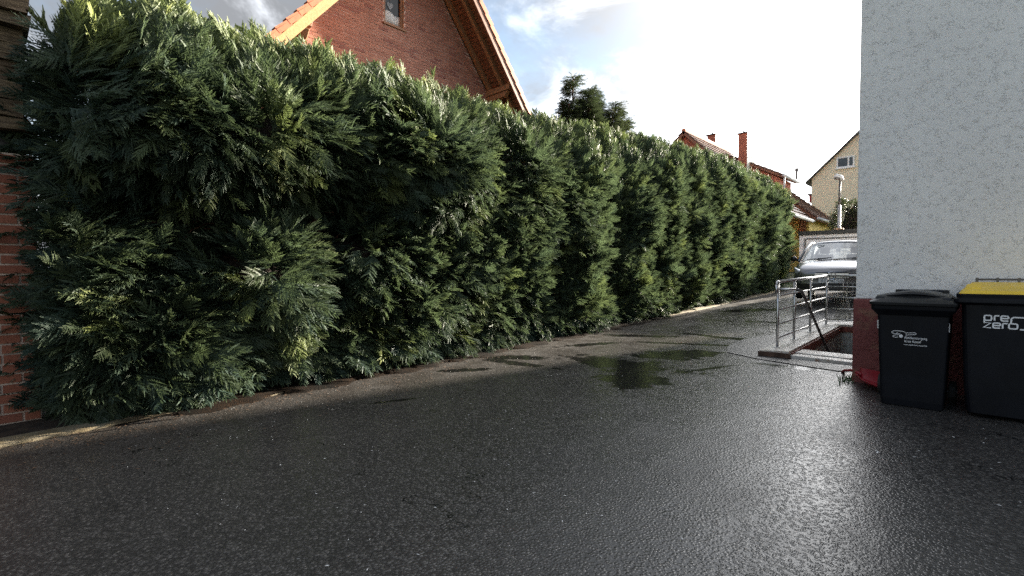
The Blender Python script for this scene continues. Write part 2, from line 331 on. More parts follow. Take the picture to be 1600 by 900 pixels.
# ------------------------------------------------------------------ ground, driveway, kerb
HX0, HX1, HY0, HY1 = -1.95, -1.03, 8.05, 10.9     # the cellar stairwell opening
def sheet(xs, ys, dz, hole=True):
    mb = MB(); idx = {}
    for i in range(len(xs) - 1):
        for k in range(len(ys) - 1):
            cx, cy = (xs[i] + xs[i + 1]) / 2, (ys[k] + ys[k + 1]) / 2
            if hole and HX0 < cx < HX1 and HY0 < cy < HY1: continue
            f = []
            for x, y in ((xs[i], ys[k]), (xs[i + 1], ys[k]), (xs[i + 1], ys[k + 1]), (xs[i], ys[k + 1])):
                if (x, y) not in idx: idx[(x, y)] = len(mb.v); mb.v.append((x, y, gz(x, y) + dz))
                f.append(idx[(x, y)])
            mb.f.append(tuple(f))
    return mb
fx = sorted({-600, -200, -80, -40, -20, -12, -9, -7, -5.5, -4.5, -3.5, -2.8, HX0, HX1, 0, 2, 6, 15, 40, 100, 300, 600})
fy = sorted({-600, -200, -60, -20, -5, 0, 2, 4, 6, HY0, HY1, 9.5} | set(range(11, 40)) | {45, 50, 60, 70, 100, 200, 600})
sheet(fx, fy, 0).build('ground', 'grass_ground', smooth=True, kind='structure')
dx = sorted({-5.5, -4.5, -3.5, -2.8, HX0, HX1, 0, 2, 6, 12}); dy = sorted({-12, -5, 0, 2, 4, 6, HY0, HY1, 9.5} | set(range(11, 36)))
sheet(dx, dy, .006).build('driveway', 'asphalt', smooth=True, kind='structure')
sheet([-7.6, -6.6, -5.7], [y for y in dy if y <= 22], .012, False).build('soil_strip', 'soil', smooth=True, kind='structure')
mb = MB(); ys = np.arange(-3, 21.01, .5)
for z_, x_ in (('a', 0),):
    mb.grid([[(-5.72, y, gz(-5.7, y) - .1), (-5.72, y, gz(-5.7, y) + .032), (-5.50, y, gz(-5.5, y) + .028), (-5.50, y, gz(-5.5, y) - .1)] for y in ys])
mb.build('kerb', 'kerb_concrete', kind='structure')
mb = MB(); rows = []
for i in range(150):
    y = .75 + i * .078; f = sm(.75, 1.6, y) * (1 - sm(10.6, 12.2, y)); e = -5.50 + .12 * f + .07 * math.sin(y * 5.3) * f + .05 * math.sin(13.7 * y + 1) * f + rng.normal(0, .022)
    rows.append([(-5.95, y, gz(-5.9, y) + .02), (-5.72, y, gz(-5.7, y) + .02 + .03 * f), (-5.48, y, gz(-5.5, y) + .016 + .022 * f), (e, y, gz(-5.4, y) + .007)])
mb.grid(rows); mb.build('needle_bed', 'litter_soil', smooth=True, kind='structure')
poly = [(-2.95, 8.75), (-2.9, 7.9), (-2.72, 7.45), (-2.2, 7.2), (-1.25, 7.0), (-1.05, 7.4), (-2.28, 7.5), (-2.29, 8.0), (-2.29, 9.5), (-2.29, 11.0), (-2.6, 10.2)]
mb = MB(); n = len(poly)
mb.add([(x, y, gz(x, y) + .016) for x, y in poly], [tuple(range(n))]); mb.build('asphalt_patch', 'asphalt_patch', kind='structure')

# ------------------------------------------------------------------ white house on the right
hz = gz(-1, 6.55)
house = thing('white_house', 'white rough rendered house wall with dark red plinth, behind the waste bins', 'house', (-1.03, 6.55, hz))
PL = 1.08
HB, HE, HR = 18.4, 6.3, 9.6                      # back wall, eaves height, ridge height
def house_walls(z0, z1, out, name, m):
    b = MB(); b.box(-1.03 - out, 9.5, 6.55 - out, HB, z0, z1); return b.build(name, m, house, bevel=.012)
house_walls(PL + .001, HE, 0., 'wall', 'white_render')
house_walls(-2.6, PL, .018, 'plinth', 'red_plinth')
mb = MB()
for sx, xa in ((-1, -1.6), (1, 10.07)):
    mb.hexa([(xa, 6.1, HE - .25), (4.235, 6.1, HR), (4.235, HB + .4, HR), (xa, HB + .4, HE - .25), (xa, 6.1, HE - .05), (4.235, 6.1, HR + .2), (4.235, HB + .4, HR + .2), (xa, HB + .4, HE - .05)])
mb.build('roof', 'tile_dark', house)
MB().prism([(-1.03, HE), (9.5, HE), (4.235, HR)], 'y', 6.56, 6.8).build('gable', 'white_render', house)

# cellar stairwell beside it
st = thing('stairwell', 'cellar stairwell with pale concrete coping beside the white house', 'stairwell', (-1.5, 8.0, gz(-1.5, 8)))
def gc(y): return gz(-2.1, y)
mb = MB(); ys = [7.5, 8.2, 9, 10, 10.9, 11.22]
mb.grid([[(-2.30, y, gc(y) - .05), (-2.30, y, gc(y) + .085), (-1.93, y, gc(y) + .10), (-1.93, y, gc(y) - .05)] for y in ys], True); mb.f += [(0, 1, 2, 3)]
o_ = len(mb.v); mb.grid([[(x, 10.92, gc(10.92) - .05), (x, 10.92, gc(10.92) + .099), (x, 11.22, gc(11.22) + .099), (x, 11.22, gc(11.22) - .05)] for x in (-1.93, -1.03)], True)
mb.build('coping', 'coping', st)
MB().hexa([(-2.31, 7.47, gc(7.5) - .05), (-1.9, 7.47, gc(7.5) - .05), (-1.9, 7.5, gc(7.5) - .05), (-2.31, 7.5, gc(7.5) - .05), (-2.31, 7.47, gc(7.5) + .075), (-1.9, 7.47, gc(7.5) + .075), (-1.9, 7.5, gc(7.5) + .075), (-2.31, 7.5, gc(7.5) + .075)]).build('coping_end', 'rust_brown', st)
mb = MB()
mb.hexa([(-1.95, HY0 - .6, -2.4), (-1.925, HY0 - .6, -2.4), (-1.925, 11.0, -2.4), (-1.95, 11.0, -2.4), (-1.95, HY0 - .6, gc(7.4) - .02), (-1.925, HY0 - .6, gc(7.4) - .02), (-1.925, 11.0, gc(11) + .02), (-1.95, 11.0, gc(11) + .02)])
mb.box(-1.925, -1.05, 10.88, 10.95, -2.4, gc(10.9) + .03); mb.build('well_wall', 'well_wall', st)
MB().box(-1.925, -1.051, 10.855, 10.878, gc(10.9) - .03, gc(10.9) + .07).build('rim', 'red_edge', st)
MB().hexa([(-1.924, 7.6, gc(7.6) - .06), (-1.906, 7.6, gc(7.6) - .06), (-1.906, 10.85, gc(10.85) - .03), (-1.924, 10.85, gc(10.85) - .03), (-1.924, 7.6, gc(7.6) + .07), (-1.906, 7.6, gc(7.6) + .07), (-1.906, 10.85, gc(10.85) + .07), (-1.924, 10.85, gc(10.85) + .07)]).build('rim', 'red_edge', st)
g0 = gc(7.8)
for a, b_, z in ((7.52, 7.72, .045), (7.75, 8.12, .06)):
    MB().hexa([(-1.92, a, g0 - .2), (-1.05, a - .02, g0 - .2), (-1.05, b_ - .02, g0 - .2), (-1.92, b_, g0 - .2), (-1.92, a, g0 + z), (-1.05, a - .02, g0 + z - .012), (-1.05, b_ - .02, g0 + z - .012), (-1.92, b_, g0 + z)]).build('sill_slab', 'coping', st, bevel=.008)
for k in range(10):
    MB().box(-1.92, -1.05, 8.12 + .27 * k, 8.12 + .27 * (k + 1) + .01, -2.4, g0 - .18 * (k + 1)).build('step', 'well_wall', st)

# galvanised railing round it
rl = thing('railing', 'galvanised steel tube railing around the cellar stairwell', 'railing', (-2.15, 7.85, gc(7.85)))
PY = (7.86, 8.72, 9.72, 10.9); XR = -2.17
for y in PY:
    mb = MB(); mb.tube([(XR, y, gc(y) + .05), (XR, y, gc(y) + 1.03 - .03 * (y > 10))], .019, 10); mb.build('post', 'steel_galv', rl, smooth=True)
    MB().box(XR - .04, XR + .04, y - .04, y + .04, gc(y) + .088, gc(y) + .10).build('foot_plate', 'steel_galv', rl)
hs = (1.035, .83, .63, .42, .22)
for k, h in enumerate(hs):
    r = .0225 if k == 0 else .0125; y0 = PY[0]; dyl = -.01 if k == 0 else 0
    zf = lambda y: gc(y) + h - .03 * (y - 7.86) / 3
    pts = [(XR, PY[0], zf(PY[0])), (XR, PY[-1], zf(PY[-1])), (-1.03, PY[-1], zf(PY[-1]))]
    if k == 0: pts = [(XR, PY[0] - .07, zf(PY[0]) - .17), (XR, PY[0] - .07, zf(PY[0]) - .04), (XR, PY[0] - .04, zf(PY[0]) - .005)] + pts
    mb = MB()
    for a, b_ in zip(pts[:-1], pts[1:]): mb.tube([a, b_], r, 10)
    mb.build('top_rail' if k == 0 else 'rail', 'steel_galv', rl, smooth=True)
mb = MB(); zt = gc(7.86) + .93
mb.tube([(XR, 7.86, zt), (XR + .13, 7.93, zt), (XR + .24, 7.98, zt - .005)], .016, 8); mb.build('handrail_bracket', 'steel_galv', rl, smooth=True)
mb = MB(); mb.tube([(XR + .22, 7.96, zt), (XR + .26, 8.05, zt - .03), (-1.86, 9.62, .02)], .021, 8); mb.build('handrail', 'pole_dark', rl, smooth=True)

# clear plastic sheet hung over the far railing, with cardboard inside
zr = gc(10.9) + 1.03 - .03
fl = thing('plastic_sheet', 'crumpled clear plastic sheet hanging over the back rail of the stairwell', 'plastic sheet', (-1.5, 10.96, gc(10.9) + .1))
rows = []
for i in range(15):
    t = i / 14; row = []
    for k in range(13):
        u = k / 12; w = .75 - .12 * math.sin(t * 5)
        row.append((-1.98 + .93 * u - .06 * t * (1 - u) + .02 * math.sin(9 * t + 3 * u), 11.03 + .025 * math.sin(7 * u + 5 * t) + .015 * math.sin(19 * u + 2 * t) + .05 * t - .08 * (1 - t) ** 6, zr + .028 - .82 * t))
    rows.append(row)
MB().grid(rows).build('sheet', 'clear_film', fl, smooth=True, recalc=False)
for k in range(3):
    x = -1.96 + .05 * k; MB().grid([[(x + .05 * math.sin(4 * t + k) - .09 * t, 11.06 + .02 * k, zr - .02 - .8 * t), (x + .045 + .04 * math.sin(5 * t + k + 1) - .03 * t, 11.075 + .02 * math.sin(8 * t + k), zr - .02 - .8 * t)] for t in np.linspace(0, 1, 12)]).build('gathered_edge', 'clear_film', fl, smooth=True, recalc=False, solid=.002)
bx = thing('cardboard_box', 'low brown cardboard box standing behind the clear plastic sheet', 'cardboard box', (-1.45, 11.6, gz(-1.4, 11.5)))
zc = gz(-1.4, 11.5) + .01
MB().box(-1.75, -1.06, 11.4, 11.9, zc, zc + .42).build('box_wall', 'cardboard', bx, bevel=.006)
MB().hexa([(-1.76, 11.39, zc + .421), (-1.06, 11.39, zc + .421), (-1.06, 11.64, zc + .421), (-1.76, 11.64, zc + .421), (-1.76, 11.37, zc + .426), (-1.06, 11.37, zc + .426), (-1.06, 11.64, zc + .427), (-1.76, 11.64, zc + .427)]).build('flap', 'cardboard', bx)

# ------------------------------------------------------------------ waste bins
def ribbon(mb, pts, w, y, th=.0015):               # flat lettering stroke in the plane y
    pts = [Vector((p[0], p[1])) for p in pts]; L = []; Rr = []
    for i, p in enumerate(pts):
        d = (pts[min(i + 1, len(pts) - 1)] - pts[max(i - 1, 0)]).normalized(); nn = Vector((-d.y, d.x)) * w / 2; L.append(p + nn); Rr.append(p - nn)
    mb.grid([[(a.x, y, a.y), (b.x, y, b.y), (b.x, y + th, b.y), (a.x, y + th, a.y)] for a, b in zip(L, Rr)], True)
    m = len(mb.v); n4 = 4 * len(pts); mb.f += [tuple(range(m - n4, m - n4 + 4)), tuple(range(m - 4, m))]
def arc(cx, cz, rx, rz, a0, a1, n=8): return [(cx + rx * math.cos(R(a0 + (a1 - a0) * i / n)), cz + rz * math.sin(R(a0 + (a1 - a0) * i / n))) for i in range(n + 1)]
bz = gz(-.4, 5.9) + .006
def ringbox(rings, mb):                            # rounded rectangular loft: (x0,x1,y0,y1,z,r)
    rows = []
    for x0, x1, y0, y1, z, r in rings:
        row = []
        for cx, cy, a in ((x1 - r, y1 - r, 0), (x0 + r, y1 - r, 90), (x0 + r, y0 + r, 180), (x1 - r, y0 + r, 270)):
            row += [(cx + r * math.cos(R(a + 22.5 * i)), cy + r * math.sin(R(a + 22.5 * i)), z) for i in range(5)]
        rows.append(row)
    n = len(rows[0]); o = len(mb.v); mb.grid(rows, True); mb.f += [tuple(o + i for i in range(n))[::-1], tuple(o + (len(rows) - 1) * n + i for i in range(n))]
B = thing('wheeled_bin', 'narrow black two wheeled waste bin with closed black lid', 'bin', (-.45, 6.0, bz))
mb = MB(); ringbox([(-.69, -.25, 5.72, 6.17, bz + .0, .03), (-.695, -.245, 5.71, 6.2, bz + .06, .03), (-.72, -.215, 5.64, 6.32, bz + .84, .03), (-.72, -.215, 5.635, 6.33, bz + .93, .03)], mb); mb.build('body', 'plastic_black', B, smooth=False, bevel=.004)
mb = MB(); ringbox([(-.725, -.21, 5.63, 6.34, bz + .83, .03), (-.762, -.172, 5.58, 6.36, bz + .885, .035), (-.762, -.172, 5.575, 6.36, bz + .92, .035)], mb); mb.build('rim', 'plastic_black', B, bevel=.004)
lid = MB(); ringbox([(-.77, -.165, 5.555, 6.37, bz + .922, .04), (-.775, -.16, 5.55, 6.37, bz + .95, .04), (-.745, -.19, 5.59, 6.36, bz + .972, .05), (-.715, -.22, 5.66, 6.34, bz + 1.0, .06), (-.70, -.235, 5.68, 6.33, bz + 1.015, .06)], lid); lid = lid.build('lid', 'plastic_lid', B, bevel=.004)
mb = MB(); rows = []
for i in range(9):
    u = i / 8; x = -.655 + .375 * u; h = .028 * math.sin(math.pi * u); rows.append([(x, 5.66, bz + 1.004 + h * .7), (x, 5.72, bz + 1.016 + h), (x, 6.24, bz + 1.02 + h), (x, 6.3, bz + 1.0)])
mb.grid(rows); mb.build('dome', 'plastic_lid', lid, smooth=True, solid=.004)
for x in (-.70, -.235):
    MB().hexa([(x - .035, 5.61, bz + .96), (x + .035, 5.61, bz + .96), (x + .035, 5.72, bz + .99), (x - .035, 5.72, bz + .99), (x - .03, 5.63, bz + 1.0), (x + .03, 5.63, bz + 1.0), (x + .03, 5.71, bz + 1.012), (x - .03, 5.71, bz + 1.012)]).build('corner_block', 'plastic_lid', lid, bevel=.008)
mb = MB(); mb.tube([(-.64, 6.42, bz + 1.03), (-.27, 6.42, bz + 1.03)], .016, 8); mb.box(-.66, -.62, 6.33, 6.43, bz + .96, bz + 1.045); mb.box(-.29, -.25, 6.33, 6.43, bz + .96, bz + 1.045); mb.build('handle', 'plastic_lid', B)
for x in (-.738, -.205):
    wh = MB(); wh.tube([(x - .028, 6.19, bz + .1), (x + .028, 6.19, bz + .1)], .1, 20); wh = wh.build('wheel', 'plastic_rubber', B, bevel=.01)
    mb = MB(); mb.tube([(x - .034, 6.19, bz + .1), (x + .034, 6.19, bz + .1)], .045, 14); mb.build('hub', 'plastic_lid', wh)
mb = MB(); mb.tube([(-.72, 6.19, bz + .1), (-.22, 6.19, bz + .1)], .012, 8); mb.build('axle', 'pole_dark', B)
def bfront(z): return 5.72 - .08 * (z - bz) / .84 - .003
for x in (-.722, -.2265):
    z0 = bz + .70; MB().hexa([(x, bfront(z0) + .03, z0), (x + .013, bfront(z0) + .004, z0), (x + .013, bfront(z0) + .014, z0), (x, bfront(z0) + .045, z0), (x, bfront(z0 + .075) + .03, z0 + .075), (x + .013, bfront(z0 + .075) + .004, z0 + .075), (x + .013, bfront(z0 + .075) + .014, z0 + .075), (x, bfront(z0 + .075) + .045, z0 + .075)]).build('reflective_strip', 'print_white', B)
def meshed(c, name):                              # lettering as real mesh
    t = bpy.data.objects.new('tmp', c); COL.objects.link(t); dg = bpy.context.evaluated_depsgraph_get(); dg.update()
    me = bpy.data.meshes.new_from_object(t.evaluated_get(dg)); bpy.data.objects.remove(t); o = bpy.data.objects.new(name, me); COL.objects.link(o); return o
def text(s, x, z, size, parent, y, m='print_white', sx=1.):
    c = bpy.data.curves.new('lettering', 'FONT'); c.body = s; c.size = size; c.extrude = .0008; c.materials.append(MATS[m]); c.resolution_u = 3
    o = meshed(c, 'lettering'); o.parent = parent; o.location = Vector((x, y, z)) - Vector(OFF[parent.name]); o.rotation_euler = (R(90 - 5.4 if parent is B else 90), 0, 0); o.scale = (sx, 1, 1); return o
for s, x, z, sz, sx in (('Abfallentsorgung', -.520, .622, .030, .78), ('Kreis Kassel', -.520, .590, .030, .78), ('www.abfall-kreis-kassel.de', -.524, .563, .018, .86)):
    text(s, x, bz + z, sz, B, bfront(bz + z) - .0035, sx=sx)
mb = MB(); zz = bz + .665
def rb(p, w): ribbon(mb, p, w, bfront(zz) - .004, .004)
rb([(-.605, zz + .0), (-.61, zz + .012), (-.595, zz + .022), (-.56, zz + .024), (-.525, zz + .02), (-.508, zz + .008), (-.48, zz + .012), (-.445, zz + .015), (-.435, zz + .006), (-.447, zz - .002), (-.49, zz - .006), (-.512, zz - .012)], .004)
rb([(-.605, zz), (-.585, zz - .004), (-.56, zz + .004), (-.575, zz + .01)], .004); rb([(-.597, zz - .02), (-.602, zz - .03), (-.585, zz - .037), (-.565, zz - .032)], .004); rb([(-.597, zz - .02), (-.57, zz - .012), (-.55, zz - .0)], .004)
rb(arc(-.543, zz - .022, .008, .008, 0, 360, 12), .012); mb.build('emblem', 'print_white', B)

C2 = thing('waste_container', 'wide black waste container with yellow lid and white lettering', 'waste container', (.5, 6.0, bz))
mb = MB(); ringbox([(-.10, 1.13, 5.70, 6.34, bz + .03, .05), (-.12, 1.15, 5.68, 6.36, bz + .25, .05), (-.145, 1.175, 5.63, 6.42, bz + .95, .05)], mb); mb.build('body', 'plastic_black', C2, bevel=.005)
mb = MB(); ringbox([(-.15, 1.18, 5.62, 6.43, bz + .945, .05), (-.19, 1.22, 5.575, 6.45, bz + .965, .05), (-.19, 1.22, 5.575, 6.45, bz + .995, .05), (-.175, 1.205, 5.585, 6.45, bz + 1.0, .05), (-.18, 1.21, 5.58, 6.45, bz + 1.035, .05)], mb); mb.build('rim', 'plastic_black', C2, bevel=.004)
lid = MB(); ringbox([(-.165, 1.195, 5.60, 6.44, bz + 1.036, .05), (-.15, 1.18, 5.63, 6.44, bz + 1.062, .06), (-.115, 1.145, 5.85, 6.44, bz + 1.10, .07), (-.09, 1.12, 6.12, 6.43, bz + 1.125, .07)], lid); lid = lid.build('lid', 'plastic_yellow', C2, bevel=.012)
MB().hexa([(-.135, 5.70, bz + 1.065), (-.02, 5.70, bz + 1.067), (-.02, 5.86, bz + 1.098), (-.125, 5.86, bz + 1.096), (-.125, 5.72, bz + 1.085), (-.03, 5.72, bz + 1.087), (-.03, 5.85, bz + 1.118), (-.115, 5.85, bz + 1.116)]).build('lid_grip', 'plastic_yellow', lid, bevel=.01)
mb = MB(); mb.tube([(-.07, 6.44, bz + 1.150), (1.1, 6.44, bz + 1.150)], .009, 8); mb.build('hinge_rod', 'pole_dark', C2)
for k in range(9): MB().box(-.07 + .14 * k, -.05 + .14 * k, 6.42, 6.458, bz + 1.09, bz + 1.165).build('hinge_clip', 'pole_dark', C2)
for x in (.0, 1.0):
    for y in (5.82, 6.24):
        wh = MB(); wh.tube([(x - .02, y, bz + .075), (x + .02, y, bz + .075)], .075, 16); wh.build('wheel', 'plastic_rubber', C2)
mb = MB(); lw = .0105; yl = 5.643
def lt(p): ribbon(mb, p, lw, 5.68 - .05 * (sum(q[1] for q in p) / len(p) - bz - .25) / .70 - .006, .006)
# rounded square letters: cell w x h
lh, lw_ = .040, .042; zb = bz + .822; zb2 = bz + .762
def rr(x0, x1, z0, z1, r=.010): return arc(x0 + r, z1 - r, r, r, 180, 90, 3) + arc(x1 - r, z1 - r, r, r, 90, 0, 3) + arc(x1 - r, z0 + r, r, r, 0, -90, 3) + arc(x0 + r, z0 + r, r, r, 270, 180, 3)
x = -.002
p_ = rr(x, x + lw_, zb, zb + lh); lt(p_ + [p_[0]]); lt([(x, zb + .012), (x, zb - .018)]); x += .060                        # p
lt([(x, zb), (x, zb + lh - .01)] + arc(x + .01, zb + lh - .01, .01, .01, 180, 90, 3) + [(x + .028, zb + lh)]); x += .038  # r
def e_(x, z): lt([(x + lw_, z + lh * .5), (x, z + lh * .5)]); q = rr(x, x + lw_, z, z + lh); lt([(x + lw_, z + lh * .5)] + q[7:3:-1] + q[3::-1] + q[:11:-1] + [(x + lw_, z)])
e_(x, zb); x += .056
lt([(x + .002, zb - .022), (x + .002, zb + .004)] + arc(x + .022, zb + .012, .020, .020, 180, 90, 5) + [(x + .19, zb + .031), (x + .25, zb + .031)])
x = -.006
lt([(x, zb2 + lh), (x + lw_, zb2 + lh), (x, zb2), (x + lw_ + .002, zb2)]); x += .056                                     # z
e_(x, zb2); x += .056
lt([(x, zb2 - .002), (x, zb2 + lh - .01)] + arc(x + .01, zb2 + lh - .01, .01, .01, 180, 90, 3) + [(x + .028, zb2 + lh)]); x += .036
p_ = rr(x, x + lw_ + .006, zb2, zb2 + lh); lt(p_ + [p_[0]]); x += .062
lt([(x, zb2 - .004), (x + .07, zb2 - .004)] + arc(x + .07, zb2 + .016, .02, .02, 270, 360, 5) + [(x + .09, zb2 + .06)]); mb.build('lettering', 'print_white', C2)

# red scoop on the ground at the wall corner
gs = gz(-.9, 6.4) + .01
S = thing('red_scoop', 'red plastic scoop lying against the plinth behind the black bin', 'scoop', (-.9, 6.4, gs))
rows = []
for i in range(9):
    u = i / 8; cxx, cy = -.98 + .34 * u, 6.47 - .25 * u; w = .05 + .13 * min(1, u * 2.2)
    rows.append([(cxx + .40 * w, cy + w * .35, gs + .17 - .03 * u), (cxx + .1 * w, cy + w * .1, gs + .02 + .05 * (1 - u)), (cxx - .35 * w, cy - w * .55, gs + .015 + .06 * (1 - u)), (cxx - .5 * w, cy - w * .75, gs + .055 + .06 * (1 - u))])
MB().grid(rows).build('tray', 'plastic_red', S, smooth=True, solid=.006)
mb = MB(); mb.tube([(-.95, 6.46, gs + .10), (-1.06, 6.62, gs + .11), (-1.17, 6.86, gs + .06), (-1.21, 6.98, gs + .02)], [.02, .016, .016, .02], 8); mb.build('handle', 'plastic_red', S, smooth=True)

# ------------------------------------------------------------------ red brick house behind the hedge (gable)
XG = -11.4; XO = -10.3; AP = (8.08, 10.72); SLL, SLR = 1.16, 1.26
gb = gz(XG, 8)
bh = thing('brick_house', 'red brick house with steep tiled gable and small window above the hedge', 'house', (XG, 8.0, gb))
def roofz(y): return AP[1] - (SLL * (AP[0] - y) if y < AP[0] else SLR * (y - AP[0]))
yl_, yr_ = 2.0, 13.6
wy0, wy1, wz0, wz1 = 7.22, 7.83, 7.86, 8.98          # window
for (a, b_, c, d) in ((2.6, wy0, gb, 11), (wy1, 13.0, gb, 11), (wy0, wy1, gb, wz0), (wy0, wy1, wz1, 11)):
    pts = [(a, c), (b_, c)]
    ta, tb = min(d, roofz(a) - .2), min(d, roofz(b_) - .2)
    if a < AP[0] < b_: pts += [(b_, tb), (AP[0], min(d, AP[1] - .2)), (a, ta)]
    else: pts += [(b_, tb), (a, ta)]
    MB().prism(pts, 'x', XG - .3, XG).build('wall', 'mortar_pink', bh)
MB().box(-19, XG - .31, 2.6, 13.0, gb, 4.6).build('rear_wall', 'brick_far', bh)
BL, BHH, BJ = .27, .0833, .014
bm1 = MB().box(-.01, .008, BJ / 2, BL - BJ / 2, BJ / 2, BHH - BJ / 2); bmesh_full = mesh(bm1, 'brick_gable')
def gable_cut(mb, a, b_, z, j):
    a, b_ = a + BJ / 2, b_ - BJ / 2; z0, z1 = z + BJ / 2, z + BHH - BJ / 2; return mb.prism([(a, z0), (b_, z0), (b_, max(z0 + .002, min(z1, roofz(b_) - .2))), (a, max(z0 + .002, min(z1, roofz(a) - .2)))], 'x', XG - .01 + j, XG + .008 + j)
cand = []; rest = MB()
for r_ in range(int((AP[1] - gb) / BHH)):
    z = gb + r_ * BHH
    for c_ in range(-1, 40):
        y = 2.6 + c_ * BL + (BL / 2 if r_ % 2 else 0)
        pieces = [(y, y + BL)]
        if z + BHH > wz0 - .05 and z < wz1: pieces = [(a, b_) for a, b_ in ((y, min(y + BL, wy0)), (max(y, wy1), y + BL)) if b_ - a > .04] if (y < wy1 and y + BL > wy0) else pieces
        for a, b_ in pieces:
            a, b_ = max(a, 2.6), min(b_, 13.0)
            if b_ - a < .05 or max(roofz(a), roofz(b_)) - .2 < z + .03: continue
            u, v, D = project((XG, (a + b_) / 2, z + .04)); hl = 60 + .29 * (u - 400) if u > 350 else 30
            seen = -8 < v < hl + 12
            cand.append((0 if seen else 1, D, a, b_, z))
cand.sort(key=lambda q: (q[0], q[1]))
for k, (_, D, a, b_, z) in enumerate(cand):
    j = rng.uniform(-.003, .004)
    if k < 300:
        cut = min(roofz(a), roofz(b_)) - .2 < z + BHH
        if cut: gable_cut(MB(), a, b_, z, j).build('brick', 'brick_gable', bh)
        elif abs(b_ - a - BL) < .01: put('brick', bmesh_full, bh, (XG + j, a, z))
        else: MB().box(XG - .01 + j, XG + .008 + j, a + BJ / 2, b_ - BJ / 2, z + BJ / 2, z + BHH - BJ / 2).build('brick', 'brick_gable', bh)
    elif z > 4.5 and min(roofz(a), roofz(b_)) - .2 < z + BHH: gable_cut(rest, a, b_, z, j)
    elif z > 4.5: rest.box(XG - .01 + j, XG + .008 + j, a + BJ / 2, b_ - BJ / 2, z + BJ / 2, z + BHH - BJ / 2)
rest.build('brickwork', 'brick_gable', bh, kind='stuff')
# window with frame, pane, heart and curtain
wf = MB(); fw_ = .075
for a, b_, c, d in ((wy0, wy0 + fw_, wz0, wz1), (wy1 - fw_, wy1, wz0, wz1), (wy0 + fw_, wy1 - fw_, wz0, wz0 + fw_), (wy0 + fw_, wy1 - fw_, wz1 - fw_, wz1)): wf.box(XG - .16, XG - .06, a, b_, c, d)
wf = wf.build('window', 'wood_brown', bh, bevel=.006)
MB().box(XG - .125, XG - .12, wy0 + fw_, wy1 - fw_, wz0 + fw_, wz1 - fw_).build('pane', 'pane_dark', wf)
MB().box(XG - .10, XG + .05, wy0 - .05, wy1 + .05, wz0 - .05, wz0 - .003).build('sill', 'wood_brown', bh, bevel=.004)
hp = [(16 * math.sin(t) ** 3 / 34, (13 * math.cos(t) - 5 * math.cos(2 * t) - 2 * math.cos(3 * t) - math.cos(4 * t)) / 34) for t in np.linspace(0, 2 * math.pi, 25)[:-1]]
mb = MB(); mb.prism([(7.46 + .20 * u, 8.40 + .24 * v) for u, v in hp], 'x', XG - .117, XG - .105); mb.tube([(XG - .11, 7.46, 8.47), (XG - .11, 7.46, 8.95)], .005, 5); mb.build('heart_ornament', 'heart_metal', wf)
mb = MB()
rows = [[(XG - .118 + .006 * math.sin(k * 1.9), wy0 + fw_ + .46 * k / 24, wz0 + fw_ + .002 + .29 * i + (.04 * math.cos((k - 6) / 24 * 6) if i else 0)) for k in range(25)] for i in range(2)]
mb.grid(rows); mb.build('curtain', 'curtain', wf, solid=.002, smooth=True)
